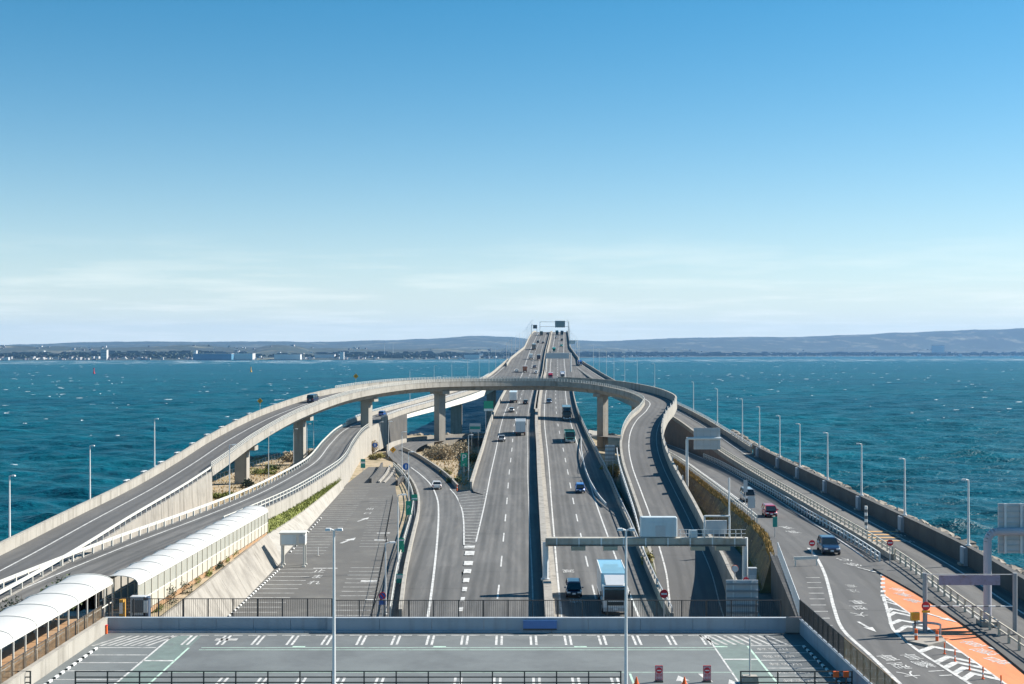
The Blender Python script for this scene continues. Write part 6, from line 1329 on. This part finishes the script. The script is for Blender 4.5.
for kind, px, py, z, m_, lab in (('suv', 828.5, 552, 10.9, NAVY, 'dark navy SUV passing the no-entry sign on the toll road'), ('kei', 769.5, 516.5, 10.35, RED, 'bright red small car on the toll road'), ('van', 747.5, 501, 10.15, SIL, 'silver van in front of the shaded wall on the toll road')):
    p = at(px, py, z); s_ = JL.near(p.x, p.y); p.z = JL.pt(s_).z + .012; vehicle(kind, p, JL.ang(s_) + math.pi, m_, lab, 'car', 'cars on the toll road')
s_ = LP.near(-45.5, 305); vehicle('van', LP.pt(s_, -.6, .01), LP.ang(s_) + math.pi * 0, NAVY, 'navy van climbing the left side of the overpass', 'car', 'cars on the side roads', pitch=.06)
s_ = DP.near(-38, 380); vehicle('kei', DP.pt(s_, -.2, -.03), DP.ang(s_), BLU, 'blue small car on the start of the left slip bridge', 'car', 'cars on the side roads', pitch=.03)
s_ = IP.near(35.2, 672); vehicle('sbox', IP.pt(s_, -.2, -.03), IP.ang(s_) + math.pi, BLU, 'blue truck leaving the bridge on the right slip lane', 'truck', 'cars on the side roads', BLU)
for k, o in PROTO.items():
    if k not in used:
        for c in list(o.children_recursive): bpy.data.objects.remove(c)
        bpy.data.objects.remove(o)
for o in [x for x in COL.objects if x.get('label', '').startswith('truck') or x.get('category') == 'truck']:
    pass
# ------------------------------------------------------------------ plants
def leaf_cloud(c, rad, n, size, seed, flat=.0, up=.4):
    q_ = random.Random(seed); mb = MB(); lobes = [(Vector((q_.uniform(-.6, .6) * rad[0], q_.uniform(-.6, .6) * rad[1], q_.uniform(.1, .75) * rad[2])), q_.uniform(.35, .6)) for _ in range(7)]
    for i in range(n):
        lc, lr = q_.choice(lobes); v = Vector((q_.gauss(0, 1), q_.gauss(0, 1), q_.gauss(0, 1))).normalized() * (q_.random() ** .4)
        p = Vector(c) + lc + Vector((v.x * rad[0] * lr, v.y * rad[1] * lr, v.z * rad[2] * lr))
        if p.z < c[2] + .02: p.z = c[2] + q_.uniform(.02, .2)
        a = Vector((q_.gauss(0, 1), q_.gauss(0, 1), q_.gauss(0, 1) + up)).normalized(); b = a.cross(Vector((q_.gauss(0, 1), q_.gauss(0, 1), q_.gauss(0, 1)))).normalized(); s_ = size * q_.uniform(.6, 1.3)
        mb.add([p - b * s_ * .35, p + b * s_ * .35, p + a * s_], [(0, 1, 2)])
    return mb
def shrub(p, rad, label, kind='green', n=900, size=.3, seed=1, cat='shrub', group=None, twigs=14):
    o = empty('shrub', p, 0, label, cat, group); mb = leaf_cloud((0, 0, 0), rad, n, size, seed); link('foliage', mb.mesh('foliage', fix=False), leaf_mats[kind], o)
    q_ = random.Random(seed + 5); tw = MB()
    for i in range(twigs):
        a = q_.uniform(0, 6.28); r_ = q_.uniform(.3, .9); tw.bar((0, 0, -.1), (math.cos(a) * rad[0] * r_ * .7, math.sin(a) * rad[1] * r_ * .7, rad[2] * q_.uniform(.5, 1.0)), .05, 4, .015)
    tw.build('stems', mat('bark', (.10, .075, .05), .9, .2, 3), o); return o
for i, (px, py, rx, rz_, kd, n, lab) in enumerate((
    (449, 458, 5.4, 3.2, 'dry', 2600, 'large dry leafless bush beside the outbound carriageway'), (432, 455, 3.0, 2.0, 'dry', 900, 'smaller dry bush left of the large dry bush'), (462, 447, 3.6, 3.0, 'dry', 1800, 'dry bush behind the green P sign'),
    (454, 484, 1.6, 1.3, 'green', 700, 'low green shrub at the nose of the scrub patch'), (446, 475, 1.5, 1.0, 'yellow', 500, 'low yellowish shrub along the curved kerb wall'), (472, 462, 1.6, 1.8, 'green', 700, 'green shrub against the parapet behind the P sign'),
    (366, 449, 3.0, 3.4, 'dry', 2200, 'dry bush at the foot of the tall overpass pier'), (376, 458, 2.2, 1.4, 'yellow', 900, 'low yellowish shrub below the dry bush at the pier'),
    (614, 446, 3.8, 3.0, 'yellow', 2600, 'round yellow-green bush under the right bend of the loop'), (603, 445, 2.0, 1.8, 'dark', 900, 'small dark bush left of the yellow-green bush'), (646.5, 566, .8, 1.3, 'yellow', 420, 'small bright yellow-green shrub between carriageway and ramp'),
    (276, 470, 2.4, 1.2, 'green', 700, 'low green shrub between the overpass piers'), (263, 474, 3.2, 1.0, 'grass', 900, 'pale green tussock by the shore fence'), (289, 462, 3.0, 1.9, 'dry', 1200, 'brown scrub bush left of the second pier'), (305, 458, 2.8, 1.8, 'dry', 1100, 'brown scrub bush right of the second pier'), (317, 452, 2.6, 1.6, 'dry', 900, 'brown scrub bush at the slip road bend'),
    (249, 488, 1.7, 1.3, 'dark', 700, 'dark round shrub beside the lower left road'), (220, 498, 2.6, .8, 'grass', 700, 'pale green tussocks at the foot of the overpass wall'))):
    p = at(px, py, GZ if px > 340 else 6.7); 
    if px > 600 and px < 640: p = atd(px, 262, GZ)
    g0 = ground_z(p.x, p.y); p.z = g0
    shrub(p, (rx, rx * .8, rz_), lab, kd, n, .34 if kd != 'dry' else .42, i + 20, 'bush')
# planting along the walkway
q = random.Random(5)
for i in range(9):
    y = 103.5 + i * 4.6 + q.uniform(-.6, .6); s_ = SW.s_at_y(y); p = SW.pt(s_, -.6 - q.random() * .4, .0)
    big = i in (2, 3)
    shrub(p, (.8 if not big else 1.1, 1.7 if not big else 2.0, .7 if not big else 1.5), ('%s shrub from the deck end in the planting strip under the side screens' % ORD[i]), 'dark' if big or i % 3 == 0 else 'grass', 700, .17, 60 + i, 'shrub', 'planting along the walkway', 6)
shrub(Vector((-37.2, 99, 11.1)), (2.0, 3.4, 2.4), 'dense dark green hedge seen through the walkway opening', 'dark', 2600, .22, 90, 'hedge')
shrub(Vector((-37.2, 108, 10.6)), (1.8, 3.4, 2.4), 'dark green hedge behind the joint of the two walkways', 'green', 2400, .22, 91, 'hedge')
# grass on the right bank and other verges (uncountable)
def grass_on(name, label, pts, kind, n, h, seed):
    q_ = random.Random(seed); mb = MB()
    for i in range(n):
        p = pts(q_); s_ = h * q_.uniform(.5, 1.3); a = q_.uniform(0, 6.28); lean = Vector((q_.uniform(-.5, .5), q_.uniform(-.5, .5), 1)) * s_; wv = Vector((math.cos(a), math.sin(a), 0)) * s_ * .28
        mb.add([p - wv, p + wv, p + lean], [(0, 1, 2)])
    return tag(link(name, mb.mesh(name, fix=False), leaf_mats[kind]), label, 'grass', kind='stuff')
bv = np.array([tuple(v) for v in bank.v[:len(yy) * 7]]).reshape(len(yy), 7, 3)
def bank_pt(q_, f0, f1):
    r = q_.uniform(0, len(yy) - 1.001); f = q_.uniform(f0, f1) * 6; i, j = int(r), min(5, int(f)); a, b = r - i, f - j
    p = bv[i, j] * (1 - a) * (1 - b) + bv[i + 1, j] * a * (1 - b) + bv[i, j + 1] * (1 - a) * b + bv[i + 1, j + 1] * a * b; return Vector(p)
grass_on('bank_grass', 'dry ochre grass along the top of the right bank', lambda q_: bank_pt(q_, .82, .99), 'ochre', 8000, .32, 1)
grass_on('bank_foot_grass', 'yellow grass along the foot of the right bank', lambda q_: bank_pt(q_, .0, .45), 'yellow', 9000, .28, 2)
grass_on('bank_scrub', 'dark brown scrub on the shaded slope of the right bank', lambda q_: bank_pt(q_, .45, .85), 'dry', 500, .3, 3)
def strip_pt(q_):
    d = q_.uniform(0, GS.len); p = GS.pt(d, -gap(d) - .2, 1.52); q1 = DP.pt(DP.s_at_y(p.y), 3.65); t = q_.random(); return Vector((p.x + (min(q1.x, p.x - .1) - p.x) * t, p.y, p.z + t * (LZ + 2.4 - p.z)))
grass_on('verge_grass', 'bright green grass on the strip beside the slip road wall', strip_pt, 'grass', 4000, .28, 4)
def isl_pt(q_):
    while True:
        x, y = q_.uniform(-62, -40), q_.uniform(205, 325)
        if sdist(x, y) > 1 and abs(x - DP.pt(DP.s_at_y(y)).x) > 4.2: return Vector((x, y, ground_z(x, y)))
grass_on('shore_scrub', 'patchy dry scrub on the ground below the overpass', isl_pt, 'ochre', 3000, .4, 6)
def sc_pt(q_):
    while True:
        x, y = q_.uniform(-24, -4), q_.uniform(245, 345)
        if y > 232 and x < ML.pt(ML.s_at_y(y), -7.2).x and x > FP.pt(FP.s_at_y(min(y, 305)), 4.6).x: return Vector((x, y, ground_z(x, y)))
grass_on('scrub_patch_grass', 'dry straw-coloured grass on the scrub patch by the slip road', sc_pt, 'ochre', 1300, .4, 7)
# ------------------------------------------------------------------ sea haze
hz = MB(); hz.box((0, (Y0 + Y1) / 2, 209), (X1 - X0 + 400, Y1 - Y0 + 400, 424)); ho = hz.build('haze', None)
hm = bpy.data.materials.new('haze_air'); hm.use_nodes = True; t = hm.node_tree; t.nodes.clear(); out = t.nodes.new('ShaderNodeOutputMaterial'); pv_ = t.nodes.new('ShaderNodeVolumePrincipled')
pv_.inputs['Color'].default_value = (.26, .56, 1.0, 1); pv_.inputs['Density'].default_value = 3.6e-5; pv_.inputs['Anisotropy'].default_value = .1
t.links.new(pv_.outputs[0], out.inputs['Volume']); ho.data.materials.append(hm); tag(ho, 'thin pale blue sea haze over the bay', 'haze', kind='stuff')
